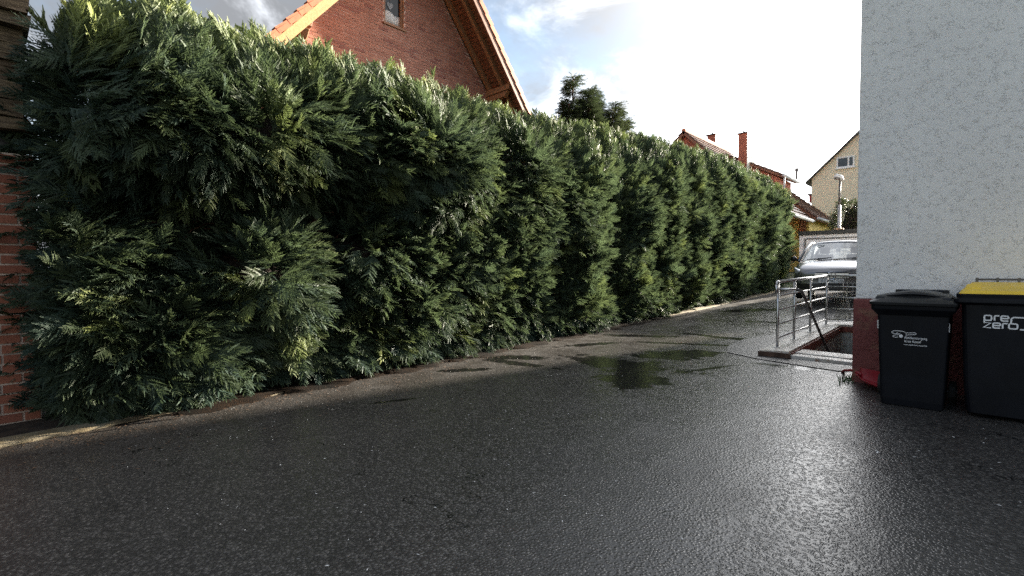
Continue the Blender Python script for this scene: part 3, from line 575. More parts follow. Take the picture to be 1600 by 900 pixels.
# roof: slabs, verge tiles, barge boards, rafters, soffit boards, purlins
def slope(y): return (SLL if y < AP[0] else SLR)
def roof_side(sgn):
    ye = yl_ if sgn < 0 else yr_
    k = SLL if sgn < 0 else SLR; L = math.hypot(1, k); d = Vector((0, sgn / L, -k / L)); nrm = Vector((0, sgn * k / L, 1 / L)); top = Vector((0, AP[0], AP[1])); ln = abs(ye - AP[0]) * L
    def P(t, h, x): p = top + d * t + nrm * h; return (x, p.y, p.z)
    MB().hexa([P(0, .0, -19), P(0, .0, XO - .09), P(ln, .0, XO - .09), P(ln, .0, -19), P(0, .05, -19), P(0, .05, XO - .09), P(ln, .05, XO - .09), P(ln, .05, -19)]).build('roof_slab', 'wood_soffit', bh)
    # tiles
    nt_ = int(ln / .335); tb = MB()
    for i in range(nt_):
        t0 = .335 * i
        for c_ in range(10): x1 = XO - .02 - .3 * c_; tb.hexa([P(t0, .055, x1 - .29), P(t0, .055, x1), P(t0 + .37, .085, x1), P(t0 + .37, .085, x1 - .29), P(t0, .075, x1 - .29), P(t0, .075, x1), P(t0 + .37, .12, x1), P(t0 + .37, .12, x1 - .29)])
        v = MB()
        v.hexa([P(t0, .06, XO - .13), P(t0, .06, XO + .03), P(t0 + .36, .09, XO + .03), P(t0 + .36, .09, XO - .13), P(t0, .10, XO - .13), P(t0, .10, XO + .03), P(t0 + .36, .14, XO + .03), P(t0 + .36, .14, XO - .13)])
        v.hexa([P(t0, -.03, XO + .012), P(t0, -.03, XO + .03), P(t0 + .36, -.0, XO + .034), P(t0 + .36, -.0, XO + .016), P(t0, .062, XO + .012), P(t0, .062, XO + .03), P(t0 + .36, .092, XO + .034), P(t0 + .36, .092, XO + .016)])
        v.build('verge_tile', 'tile_red', bh)
    tb.build('roof_tiles', 'tile_slate', bh, kind='stuff')
    MB().hexa([P(0, -.20, XO - .045), P(0, -.20, XO + .008), P(ln, -.20, XO + .008), P(ln, -.20, XO - .045), P(0, -.02, XO - .045), P(0, -.02, XO + .008), P(ln, -.02, XO + .008), P(ln, -.02, XO - .045)]).build('barge_board', 'wood_oak' if sgn < 0 else 'wood_soffit', bh)  # right board gets darker wood, its shade put into the colour
    for xr in (XO - .42, XG + .12):
        MB().hexa([P(0, -.15, xr - .05), P(0, -.15, xr + .05), P(ln, -.15, xr + .05), P(ln, -.15, xr - .05), P(0, -.02, xr - .05), P(0, -.02, xr + .05), P(ln, -.02, xr + .05), P(ln, -.02, xr - .05)]).build('rafter', 'wood_brown', bh)
    nb = int(ln / .135)
    for i in range(nb):
        t0 = .135 * i; MB().hexa([P(t0 + .004, -.018, XG - .05), P(t0 + .004, -.018, XO - .05), P(t0 + .122, -.018, XO - .05), P(t0 + .122, -.018, XG - .05), P(t0 + .004, -.001, XG - .05), P(t0 + .004, -.001, XO - .05), P(t0 + .122, -.001, XO - .05), P(t0 + .122, -.001, XG - .05)]).build('soffit_board', 'wood_soffit', bh)
    yp = 4.75 if sgn < 0 else 10.9
    zp = roofz(yp) - .30
    MB().hexa([(XG - .1, yp - .09, zp - .02), (XO - .10, yp - .09, zp + .0), (XO - .10, yp + .09, zp + .0), (XG - .1, yp + .09, zp - .02), (XG - .1, yp - .09, zp + .16), (XO - .05, yp - .09, zp + .16), (XO - .05, yp + .09, zp + .16), (XG - .1, yp + .09, zp + .16)]).build('purlin', 'wood_brown', bh, bevel=.008)
    MB().hexa([(XG - .1, yp - .08, zp - .2), (XO - .30, yp - .08, zp - .18), (XO - .30, yp + .08, zp - .18), (XG - .1, yp + .08, zp - .2), (XG - .1, yp - .08, zp - .03), (XO - .16, yp - .08, zp - .025), (XO - .16, yp + .08, zp - .025), (XG - .1, yp + .08, zp - .03)]).build('purlin', 'wood_brown', bh, bevel=.02)
    MB().box(XO - .13, XO - .01, yp - .10, yp + .10, zp + .163, zp + .19).build('purlin_cap', 'wood_oak', bh)
roof_side(-1); roof_side(1)

# ------------------------------------------------------------------ brick shed at the left edge, rough timber above
XS = -6.28
sh = thing('brick_shed', 'red brick wall at the left edge with rough weathered boards above', 'brick wall', (XS, -.5, 0))
MB().box(XS - .25, XS - .006, -2.6, .33, -.05, 2.42).build('wall', 'mortar_grey', sh)
CH, CL = .0885, .255; full = mesh(MB()  .box(-.02, .008, .009, CL - .009, .009, CH - .009), 'brick_shed'); rest = MB()
for r_ in range(27):
    z = .02 + r_ * CH; y = .33; k = 0
    first = (.12, .255)[r_ % 2]
    while y > -2.5:
        w = first if k == 0 else (CL if (r_ * 7 + k * 3) % 5 else .125); a = y - w; j = rng.uniform(-.004, .004)
        if y > -.9:
            if abs(w - CL) < .001: put('brick', full, sh, (XS + j, a, z))
            else: MB().box(XS - .02 + j, XS + .008 + j, a + .009, y - .009, z + .009, z + CH - .009).build('brick', 'brick_shed', sh)
        else: rest.box(XS - .02 + j, XS + .008 + j, a + .009, y - .009, z + .009, z + CH - .009)
        y = a; k += 1
rest.build('brickwork', 'brick_shed', sh, kind='stuff')
z = 2.62
while z < 4.3:
    h = rng.uniform(.045, .16); out = rng.uniform(-.02, .10); ye = .27 + rng.uniform(-.02, .03); mb = MB(); n = 9
    if z > 3.4: ye += .02; out += .05
    rows = []
    for i in range(n):
        y = -2.4 + (ye + 2.4) * (i / (n - 1)) ** .45; q = rng.uniform(-.018, .018, 4)
        rows.append([(XS - .3, y, z), (XS + .06 + out + q[0], y, z + q[1] * .5), (XS + .05 + out + q[2], y + q[3], z + h - .006 + q[3] * .5), (XS - .3, y, z + h - .006)])
    mb.grid(rows, True); m = len(mb.v); mb.f += [tuple(range(m - 4, m)), (0, 1, 2, 3)]; mb.build('rough_board', 'rough_timber', sh); z += h
MB().box(XS - .3, XS - .15, -2.6, .24, 2.42, 2.62).build('gap_shade_strip', 'black_trim', sh)  # black strip below the boards, shade of the gap put into colour
# ------------------------------------------------------------------ foliage: one frond shape in several variants, laid along the hedge
def frond_mesh(name, m, n, sub, seed, droop=.12, lw=.5, wmul=1.):
    q = np.random.default_rng(seed); V = []; F = []; T = []
    def quad(a, b, c, d, ta, tb):
        o = len(V); V.extend((a, b, c, d)); T.extend((ta, ta, tb, tb)); F.append((o, o + 1, o + 2, o + 3))
    def tri(a, b, c, ta, tb): o = len(V); V.extend((a, b, c)); T.extend((ta, ta, tb)); F.append((o, o + 1, o + 2))
    def stem(t): return np.array((t, .03 * math.sin(3 * t + seed), -droop * t * t))
    for k in range(5):
        a, b = stem(k / 5), stem((k + 1) / 5); w = .011 * (1 - k / 7); quad(a - (0, w, 0), a + (0, w, 0), b + (0, w, 0), b - (0, w, 0), k / 5, (k + 1) / 5)
    for i in range(n):
        t = .06 + .92 * i / n; sd_ = 1 if i % 2 else -1; o = stem(t); L = lw * (1 - t) ** .62 * q.uniform(.75, 1.1) * (.55 + .45 * min(1, t * 5)) + .06
        an = R(q.uniform(38, 56) - 14 * t); dz = q.uniform(-.38, .22); d = np.array((math.cos(an), sd_ * math.sin(an), dz)); pr = np.array((-d[1], d[0], q.uniform(-.8, .8))); pts = []
        for j in range(4):
            u = j / 3; p = o + d * L * u + np.array((.05 * u * u * L / .3, 0, -.05 * u * u)); w = wmul * .013 * (1.15 - u); pts.append((p - pr * w, p + pr * w, u))
        for (a, b, u), (c, e, u2) in zip(pts[:-1], pts[1:]): quad(a, b, e, c, .35 * t + .6 * u, .35 * t + .6 * u2)
        for j in range(sub):
            u = .18 + .74 * j / sub; p = o + d * L * u - np.array((0, 0, .05 * u * u))
            for s2 in (-1, 1):
                a2 = s2 * R(q.uniform(34, 50)); dd = np.array((d[0] * math.cos(a2) - d[1] * math.sin(a2), d[0] * math.sin(a2) + d[1] * math.cos(a2), dz + q.uniform(-.3, .3))); l2 = L * .20 * (1 - u) * q.uniform(.8, 1.2) + .022
                e = p + dd * l2; pp = np.array((-dd[1], dd[0], q.uniform(-.5, .5))) * .0135 * wmul; mdl = p + dd * l2 * .55
                tri(p - pp * .6, p + pp * .6, e, .3 * t + .5 * u, 1.); tri(mdl - pp, p, mdl + pp, .6, .9)
    me = bpy.data.meshes.new(name); me.from_pydata([tuple(v) for v in V], [], F); me.materials.append(MATS[m])
    me.attributes.new('tipw', 'FLOAT', 'POINT').data.foreach_set('value', np.clip(np.array(T, np.float32), 0, 1)); me.update(); return me
def proto_collection(name, meshes):
    c = bpy.data.collections.new(name)
    for k, me in enumerate(meshes): c.objects.link(bpy.data.objects.new('%s_%02d' % (name, k), me))
    return c
def spray_group(coll):
    g = bpy.data.node_groups.new('spray', 'GeometryNodeTree'); g.interface.new_socket('Geometry', in_out='INPUT', socket_type='NodeSocketGeometry'); g.interface.new_socket('Geometry', in_out='OUTPUT', socket_type='NodeSocketGeometry')
    gi = g.nodes.new('NodeGroupInput'); go = g.nodes.new('NodeGroupOutput'); ip = g.nodes.new('GeometryNodeInstanceOnPoints'); ci = g.nodes.new('GeometryNodeCollectionInfo'); m2p = g.nodes.new('GeometryNodeMeshToPoints')
    ci.inputs['Collection'].default_value = coll; ci.inputs['Separate Children'].default_value = True; ci.inputs['Reset Children'].default_value = True
    def attr(nm, ty): n = g.nodes.new('GeometryNodeInputNamedAttribute'); n.data_type = ty; n.inputs[0].default_value = nm; return n.outputs[0]
    e2r = g.nodes.new('FunctionNodeEulerToRotation'); g.links.new(attr('rot', 'FLOAT_VECTOR'), e2r.inputs[0])
    g.links.new(gi.outputs[0], m2p.inputs[0]); g.links.new(m2p.outputs[0], ip.inputs['Points']); g.links.new(ci.outputs[0], ip.inputs['Instance']); ip.inputs['Pick Instance'].default_value = True
    g.links.new(attr('pick', 'INT'), ip.inputs['Instance Index']); g.links.new(e2r.outputs[0], ip.inputs['Rotation']); g.links.new(attr('size', 'FLOAT_VECTOR'), ip.inputs['Scale']); g.links.new(ip.outputs[0], go.inputs[0]); return g
def frames(ax, nm):                               # euler angles of frames whose X follows ax and Z leans to nm
    ax = ax / np.linalg.norm(ax, axis=1)[:, None]; nm = nm - ax * (ax * nm).sum(1)[:, None]; nm /= np.linalg.norm(nm, axis=1)[:, None] + 1e-9; sd_ = np.cross(nm, ax)
    m00, m10, m20 = ax[:, 0], ax[:, 1], ax[:, 2]; m21, m22 = sd_[:, 2], nm[:, 2]
    return np.stack((np.arctan2(m21, m22), np.arcsin(np.clip(-m20, -1, 1)), np.arctan2(m10, m00)), 1)
def spray_object(name, pts, rot, size, pick, tint, coll, parent):
    me = bpy.data.meshes.new(name); o_ = np.array(OFF.get(parent.name, (0, 0, 0))); me.from_pydata((pts - o_).tolist(), [], [])
    for nm, ty, v in (('rot', 'FLOAT_VECTOR', rot), ('size', 'FLOAT_VECTOR', size), ('pick', 'INT', pick), ('tint', 'FLOAT', tint)):
        a = me.attributes.new(nm, ty, 'POINT'); a.data.foreach_set('vector' if ty == 'FLOAT_VECTOR' else 'value', np.ascontiguousarray(v, np.float32 if ty != 'INT' else np.int32).ravel())
    o = bpy.data.objects.new(name, me); COL.objects.link(o); o.parent = parent; md = o.modifiers.new('spray', 'NODES'); md.node_group = spray_group(coll); o['kind'] = 'stuff'; return o

NEAR = [frond_mesh('frond_near', 'leaf_hedge', 20, 4, 10 + k, (.12, .24, .36, .18)[k], (.48, .42, .45, .38)[k], 1.75) for k in range(4)]
FAR = [frond_mesh('frond_far', 'leaf_hedge', 21, 3, 30 + k, (.10, .2, .3, .14)[k], (.46, .40, .42, .36)[k], 1.7) for k in range(4)]
CF = proto_collection('frond_shapes', NEAR + FAR)

_nz = [(rng.uniform(-1, 1, 2), rng.uniform(0, 6.28)) for _ in range(40)]
def lump_noise(y, z, f, sy=1., k0=0):
    r = 0
    for k in range(8): (a, b), ph = _nz[k0 + k]; nrm = math.hypot(a, b) + .3; r = r + np.sin(f * (a * sy * y + b * z) / nrm * (1 + .25 * k) + ph)
    return r / 8
TOPY = [.2, .6, 1.0, 1.5, 2.0, 3.0, 3.9, 5.0, 6.1, 7.3, 8.8, 10.9, 14.7, 17.9, 20.0, 21.6]
TOPZ = [3.2, 3.55, 3.68, 3.72, 3.78, 3.78, 3.85, 3.84, 3.86, 3.95, 4.02, 4.32, 4.58, 4.6, 4.62, 4.3]
# y, z, amplitude outwards, radius along y, radius up
LUMPS = [(4.5, 2.85, .60, .95, .62), (2.15, 1.15, .44, .40, .62), (1.45, .45, .26, .5, .45), (1.0, 2.62, .30, .9, .34), (2.6, 2.75, .22, .7, .5), (3.75, 1.35, .22, .7, .8), (5.4, 1.6, .16, .6, .9),
         (6.4, 2.9, .22, .45, .9), (7.6, 2.1, .2, .5, 1.), (.5, 1.1, .18, .5, .6), (1.2, 3.3, .25, .6, .5), (3.2, 3.4, .18, .8, .4),
         (2.85, 1.75, -.75, .20, .55), (2.72, 1.1, -.6, .16, .4), (1.55, 1.75, -.55, .42, .28), (.75, 2.05, -.45, .6, .26), (3.3, 2.35, -.40, .5, .3), (5.5, 3.2, -.25, .3, .6), (2.1, .12, -.35, .6, .25), (1.9, 2.05, -.50, 1.4, .27), (1.7, 2.85, .36, 1.3, .40), (3.2, 2.05, -.25, .6, .25), (3.0, .6, .15, .6, .4), (5.15, 2.3, -.25, .25, .8), (6.95, 2.2, -.3, .22, 1.1), (8.9, 2.4, -.28, .25, 1.2), (10.8, 2.6, -.25, .3, 1.3)]
def gzv(y): y = np.asarray(y, float); return .02 * y + .00075 * np.maximum(y, 0) ** 2
def ztop(y): return np.interp(y, TOPY, TOPZ) + .07 * np.sin(5.1 * y + 1) + .05 * np.sin(11.3 * y)
def xface(y, z):
    zt = ztop(y); g = gzv(y); q = (z - g) / (zt - g); x = -5.70 - .12 * (1 - np.clip(q / .10, 0, 1)) + .10 * np.sin(np.clip(q, 0, 1) * math.pi)
    plume = np.clip((y - 5.5) / 2, 0, 1); x = x + plume * (.09 * np.sin(y * 3.1 + .9 * np.sin(z * 1.3) + 1.6 * np.sin(y * .9)) + .20 * lump_noise(y, z * .35, 7., k0=10))
    x = x + .24 * lump_noise(y, z, 3.4) + .17 * lump_noise(y, z, 8.5, k0=8) + .05 * lump_noise(y, z, 19., k0=16)
    for cy, cz, a, ry, rz in LUMPS: x = x + a * np.exp(-((y - cy) / ry) ** 2 - ((z - cz) / rz) ** 2)
    t = np.clip(1 - (zt - z) / .75, 0, 1); return x - .62 * (1 - np.sqrt(np.clip(1 - t * t, 0, 1)))
HEDGE0, HEDGE1 = .50, 21.4
def hedge_points(n, y0, y1, deep):
    y = rng.uniform(y0, y1, n); g = gzv(y); zt = ztop(y); z = g + .06 + (zt - g - .06) * rng.uniform(0, 1, n) ** .93
    e = 1e-2; nx = np.ones(n); ny = -(xface(y + e, z) - xface(y - e, z)) / (2 * e); nz = -(xface(y, z + e) - xface(y, z - e)) / (2 * e); nm = np.stack((nx, np.clip(ny, -2, 2), np.clip(nz, -2, 2)), 1); nm /= np.linalg.norm(nm, axis=1)[:, None]
    x = xface(y, z) - deep - rng.exponential(.06, n); rel = np.clip(1 - (zt - z) / .7, 0, 1); return np.stack((x, y, z), 1), nm, rel
def orient(P, nm, rel):
    n = len(P); y, z = P[:, 1], P[:, 2]; patch = lump_noise(y, z, 2.6, k0=24); patch2 = lump_noise(y, z, 3.6, k0=30); far = np.clip((y - 5) / 4, 0, 1)
    up = .02 + .8 * patch + 2.1 * rel + .55 * far; along = .25 + 2.6 * patch2 * (1 - .5 * far) - .2 * rel
    ax = nm * (.80 - .35 * rel)[:, None] + np.stack((np.zeros(n), along * .6, up), 1) + rng.normal(0, .20, (n, 3)) * (1 - .3 * rel)[:, None]
    fl = nm * 1.0 + np.stack((np.zeros(n), np.zeros(n), .8 - .6 * rel), 1) + rng.normal(0, .28, (n, 3)); return ax, fl
hd = thing('conifer_hedge', 'tall dense evergreen conifer hedge running along the whole left side of the driveway', 'hedge', (-6.2, 10, gz(-6, 10)))
allP = []; allR = []; allS = []; allK = []; allT = []
def emit(P, ax, fl, L, tint, near):
    k = rng.integers(0, 4, len(P)); allP.append(P); allR.append(frames(ax, fl)); w = L * rng.uniform(.75, 1.1, len(P)); allS.append(np.stack((L, w, L), 1)); allK.append(k + np.where(near, 0, 4)); allT.append(tint)
for n, y0, y1, l0, l1 in ((2700, HEDGE0, 3.2, .22, .44), (3500, 3.2, 7.5, .22, .44), (6000, 7.5, 14.5, .26, .46), (4800, 14.5, HEDGE1, .28, .50)):
    for deep, fr in ((.12, 1.), (.20, .5), (.34, .7)):
        m = int(n * fr); P, nm, rel = hedge_points(m, y0, y1, deep); ax, fl = orient(P, nm, rel); L = rng.uniform(l0, l1, m) * (1 + .25 * rel)
        fresh = np.clip(lump_noise(P[:, 1], P[:, 2], 6.5, k0=12) * 2.2 - .25, 0, 1)  # noise patches of paler tint, sunlit look put into the leaf colour
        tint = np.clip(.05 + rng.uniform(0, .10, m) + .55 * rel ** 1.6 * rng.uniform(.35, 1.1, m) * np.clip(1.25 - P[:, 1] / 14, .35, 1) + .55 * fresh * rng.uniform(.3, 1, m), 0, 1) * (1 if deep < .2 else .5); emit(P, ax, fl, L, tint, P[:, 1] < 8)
for n, y0, y1 in ((420, .9, 6.5), (520, 6.5, 12.5), (250, 12.5, HEDGE1)):
    y = rng.uniform(y0, y1, n); z = gzv(y) + rng.uniform(.08, .34, n); P = np.stack((xface(y, z) - .08, y, z), 1); far = np.clip((12.5 - y) / .5, 0, 1)
    ax = np.stack((np.ones(n), rng.normal(0, .6, n), rng.normal(-.42, .2, n)), 1); fl = np.stack((rng.normal(.5, .3, n), rng.normal(0, .3, n), np.ones(n)), 1); emit(P, ax, fl, rng.uniform(.24, .40, n) * (.7 + .3 * far), rng.uniform(0, .12, n), y < 8)
# upright new shoots along the clipped top, back of the crown included
for n, y0, y1 in ((2600, HEDGE0, 8), (3000, 8, HEDGE1)):
    y = rng.uniform(y0, y1, n); x = -6.05 - rng.uniform(0, 1, n) ** 1.4 * 1.1; z = ztop(y) - .26 - .20 * np.abs((x + 6.5) / .6) ** 2 + rng.normal(0, .05, n); P = np.stack((x, y, z), 1)
    ax = np.stack((rng.normal(.06, .20, n), rng.normal(.08, .20, n), np.ones(n)), 1); fl = np.stack((rng.normal(.8, .5, n), rng.normal(0, .6, n), np.zeros(n)), 1)
    tint = np.clip(rng.uniform(.25, 1., n) * np.clip(1.25 - y / 15, .4, 1), 0, 1); emit(P, ax, fl, rng.uniform(.24, .42, n) * (1 + .65 * (rng.uniform(0, 1, n) > .88)) * (1 + .1 * (y > 8)), tint, y < 8); allS[-1][:, 1] *= .6
for n, ye, sg in ((1200, HEDGE0 + .02, -1), (700, HEDGE1 - .05, 1)):   # both ends
    g, zt = gzv(ye), float(ztop(np.array(ye))); z = g + .08 + (zt - g - .2) * rng.uniform(0, 1, n); x = -5.78 - rng.uniform(0, 1.25, n); y = ye - sg * .12 - (.38 * np.clip((-6.25 - x) / .25, 0, 1) if sg < 0 else 0) + rng.normal(0, .07, n) + sg * .13 * lump_noise(x * 2, z, 4., k0=4)
    P = np.stack((x, y, z), 1); ax = np.stack((rng.normal(.35, .35, n), sg + rng.normal(0, .3, n), rng.normal(.25, .4, n)), 1); fl = np.stack((rng.normal(.5, .5, n), rng.normal(0, .4, n), rng.normal(.8, .5, n)), 1); emit(P, ax, fl, rng.uniform(.24, .42, n), rng.uniform(0, .15, n), np.full(n, ye < 8))
P, Rt, S, K, T = (np.concatenate(a) for a in (allP, allR, allS, allK, allT))
gap = (((P[:, 1] - 2.80) / .17) ** 2 + ((P[:, 2] - 1.35) / .62) ** 2 < 1) | (((P[:, 1] - 1.55) / .26) ** 2 + ((P[:, 2] - 1.72) / .12) ** 2 < 1)
ok = ~(gap & (rng.uniform(0, 1, len(P)) < .88)); P, Rt, S, K, T = P[ok], Rt[ok], S[ok], K[ok], T[ok]
dist = np.linalg.norm(P - (0, 0, CAMZ), axis=1); score = S[:, 0] / dist + rng.uniform(0, .02, len(P)); score[P[:, 0] < xface(P[:, 1], P[:, 2]) - .2] = 0; score[(P[:, 1] < .4)] *= .8
pick = np.argsort(-score)[:300]; keep = np.ones(len(P), bool); keep[pick] = False
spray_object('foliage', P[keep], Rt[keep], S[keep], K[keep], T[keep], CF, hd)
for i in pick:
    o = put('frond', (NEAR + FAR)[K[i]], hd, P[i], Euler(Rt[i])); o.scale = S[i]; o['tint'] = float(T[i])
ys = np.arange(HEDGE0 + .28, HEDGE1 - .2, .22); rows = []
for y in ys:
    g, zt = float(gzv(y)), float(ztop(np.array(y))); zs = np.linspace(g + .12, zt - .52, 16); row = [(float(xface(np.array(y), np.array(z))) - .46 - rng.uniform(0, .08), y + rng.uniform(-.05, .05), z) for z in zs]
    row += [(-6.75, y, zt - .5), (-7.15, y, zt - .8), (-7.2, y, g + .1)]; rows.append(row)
mb = MB(); mb.grid(rows, True); n = len(rows[0]); m = len(mb.v); mb.f += [tuple(range(n)), tuple(range(m - n, m))]; mb.build('dark_twig_core', 'dark_twig_core', hd, kind='stuff')  # solid dark mass added inside to block light, standing for dead twigs
for k, y in enumerate((.9, 2.78, 4.6, 6.4, 8.3, 10.2, 12.1, 14.0, 15.9, 17.8, 19.7)):
    g = gz(-6, y); x = -5.98 if k == 1 else -6.25; mb = MB(); mb.tube([(x, y, g - .05), (x + .02, y + .02, g + .7), (x - .03, y + .05, g + 1.5), (x - .1, y + .03, g + 2.3)], [.11, .085, .07, .05], 10); mb.build('trunk', 'bark_red', hd, smooth=True)
mb = MB()
for k in range(70):                               # bare reddish twigs showing in the gaps
    y, z = (2.78 + rng.normal(0, .14), rng.uniform(.8, 2.1)) if k < 40 else (1.5 + rng.normal(0, .25), rng.uniform(1.45, 1.95)); x = -6.12 + rng.uniform(0, .1); a = rng.normal(0, 1, 3) * (.08, .14, .12)
    mb.tube([(x, y, z), (x + .06 + a[0], y + a[1] * .6, z + a[2]), (x + .12, y + a[1] * 1.4, z + a[2] * 1.6 - .03)], [.006, .004, .002], 4)
mb.build('twigs', 'bark_red', hd, kind='stuff')

# taller conifer beyond the hedge: a few nodding leaders
DK = proto_collection('dark_shapes', [frond_mesh('frond_dark', 'leaf_dark', 14, 3, 60 + k, .34, .5, 1.6) for k in range(3)])
tx, ty = -9.0, 13.2; tg = gz(tx, ty)
tr = thing('conifer_tree', 'dark loose conifer with nodding tips rising behind the hedge', 'tree', (tx, ty, tg))
mb = MB(); mb.tube([(tx, ty, tg), (tx + .05, ty, tg + 2.5), (tx, ty + .05, tg + 4.6), (tx, ty, tg + 5.6)], [.16, .13, .08, .04], 10); mb.build('trunk', 'bark_red', tr, smooth=True)
PP = []; AX = []; LL = []; lim = MB()
for lx, ly, hh in ((-.1, -.95, 7.25), (.1, -.4, 6.9), (-.2, .25, 7.2), (.15, 1.0, 6.85), (.3, -.7, 6.5), (-.35, .6, 6.8), (.2, 1.5, 6.4), (.1, -1.4, 6.3), (-.3, -.1, 6.6), (.35, .5, 6.4)):
    b0 = Vector((tx, ty, tg + 3.0)); tp = Vector((tx + lx, ty + ly, hh)); pts = [b0.lerp(tp, u) + Vector((lx * .35 * math.sin(math.pi * u), ly * .35 * math.sin(math.pi * u), 0)) for u in np.linspace(0, 1, 8)] + [tp + Vector((.03, .10, .07)), tp + Vector((.05, .2, .04))]
    lim.tube(pts, [.05 - .0048 * i for i in range(len(pts))], 5)
    for q_ in range(560):
        u = rng.uniform(0, 1) ** .8 * .88 + .12; o = b0.lerp(tp, u) + Vector((lx * .35 * math.sin(math.pi * u), ly * .35 * math.sin(math.pi * u), 0)); an = rng.uniform(0, 6.283); rr_ = (1.02 - u) * 1.0 + .09
        d = Vector((math.cos(an), math.sin(an), rng.uniform(.0, .55))); e = o + d * rr_ * rng.uniform(.4, 1.)
        if q_ % 4 == 0: lim.tube([o, o.lerp(e, .5) + Vector((0, 0, .04)), e], [.009, .006, .003], 4)
        PP.append(o.lerp(e, rng.uniform(.3, .9))); AX.append((d.x + rng.normal(0, .2), d.y + rng.normal(0, .2), d.z * .6 + rng.normal(.1, .25))); LL.append(rng.uniform(.26, .50) * (.7 + .5 * (1 - u)))
lim.build('branches', 'bark_red', tr, kind='stuff')
n = len(PP); PP = np.array([tuple(p) for p in PP]); AX = np.array(AX); LL = np.array(LL)
spray_object('foliage', PP, frames(AX, np.stack((rng.normal(0, .4, n), rng.normal(0, .4, n), np.ones(n)), 1)), np.stack((LL, LL, LL), 1), rng.integers(0, 3, n), rng.uniform(0, .7, n) * np.clip((PP[:, 1] - ty + .3), .1, 1), DK, tr)

# ------------------------------------------------------------------ houses further up the street
def tile_field(mb, P, length, x0, x1, row=.34, wid=.30, st=.035):
    for i in range(int(length / row)):
        t = row * i; n = max(1, int(abs(x1 - x0) / wid))
        for k in range(n):
            a = x0 + (x1 - x0) * k / n; b = x0 + (x1 - x0) * (k + .94) / n; mb.hexa([P(t, 0, a), P(t, 0, b), P(t + row, st * .6, b), P(t + row, st * .6, a), P(t, st * .5, a), P(t, st * .5, b), P(t + row + .02, st * 1.9, b), P(t + row + .02, st * 1.9, a)])
g2 = gz(-12, 28)
h2 = thing('red_brick_house', 'red brick house with brown tiled roof, dormer and two chimneys beyond the hedge', 'house', (-12, 30, g2))
RX, RZ, GY = -11.95, 9.05, 26.0; k2 = 1.0; EX = -7.3
ez = RZ - k2 * (EX - RX)
MB().prism([(-16.2, g2), (EX - 1.5, g2), (EX - 1.5, ez + 1.3), (RX, RZ - .22), (-16.2, ez + .55)], 'y', GY + .25, 32.3).build('wall', 'brick_far', h2)
for sgn in (1, -1):
    d = Vector((sgn, 0, -k2)).normalized(); nr = Vector((sgn * k2, 0, 1)).normalized(); top = Vector((RX, 0, RZ)); ln = (EX - RX) * math.sqrt(2)
    def P(t, h, y): p = top + d * t + nr * h; return (p.x, y, p.z)
    MB().hexa([P(0, -.14, GY), P(0, -.14, 32.6), P(ln, -.14, 32.6), P(ln, -.14, GY), P(0, -.01, GY), P(0, -.01, 32.6), P(ln, -.01, 32.6), P(ln, -.01, GY)]).build('roof', 'wood_soffit', h2)
    mb = MB(); tile_field(mb, P, ln, GY - .02, 32.6, .36, .32, .05); mb.build('roof_tiles', 'tile_dark', h2, kind='stuff')
mb = MB()
for i in range(19): mb.tube([(RX, GY + .34 * i, RZ + .03), (RX, GY + .34 * i + .36, RZ + .05)], [.12, .13], 8)
mb.build('ridge_tiles', 'tile_red', h2, kind='stuff')
# shed dormer: cheek faces us
DY0, DY1 = 29.6, 31.9; dx0, dz0 = -11.15, 8.3; dx1, dz1 = -7.95, 6.62
MB().prism([(dx0, dz0 - .15), (dx1 - .25, dz1 - .04), (dx1 - .25, RZ - (dx1 - .25 - RX)), ], 'y', DY0, DY1).build('dormer', 'brick_far', h2)
def PD(t, h, y): d = Vector((dx1 - dx0, 0, dz1 - dz0)); L = d.length; d /= L; nr = Vector((-d.z, 0, d.x)); p = Vector((dx0, 0, dz0)) + d * t + nr * h; return (p.x, y, p.z)
LD = math.hypot(dx1 - dx0, dz1 - dz0)
MB().hexa([PD(0, -.12, DY0 - .18), PD(0, -.12, DY1 + .2), PD(LD, -.12, DY1 + .2), PD(LD, -.12, DY0 - .18), PD(0, .0, DY0 - .18), PD(0, .0, DY1 + .2), PD(LD, .0, DY1 + .2), PD(LD, .0, DY0 - .18)]).build('dormer_roof', 'wood_soffit', h2)
mb = MB(); tile_field(mb, PD, LD, DY0 - .2, DY1 + .2, .36, .32, .05); mb.build('dormer_tiles', 'tile_dark', h2, kind='stuff')
mb = MB(); mb.tube([(dx1 + .07, DY0 - .35, dz1 - .03), (dx1 + .07, DY1 + .3, dz1 - .03)], .085, 10); mb.tube([(dx1 + .07, DY0 - .2, dz1 - .05), (dx1 + .05, DY0 - .2, dz1 - .8)], .05, 8); mb.build('gutter', 'frame_white', h2, smooth=True)
mb = MB(); mb.tube([(EX + .09, GY - .1, ez - .02), (EX + .09, 32.6, ez - .02)], .085, 10); mb.build('gutter', 'frame_white', h2, smooth=True)
mb = MB(); mb.tube([(-7.75, 31.2, dz1), (-7.75, 31.2, dz1 + .5)], .06, 8); mb.tube([(-7.75, 31.2, dz1 + .45), (-7.75, 31.2, dz1 + .62)], .10, 8); mb.build('vent_pipe', 'pole_dark', h2)
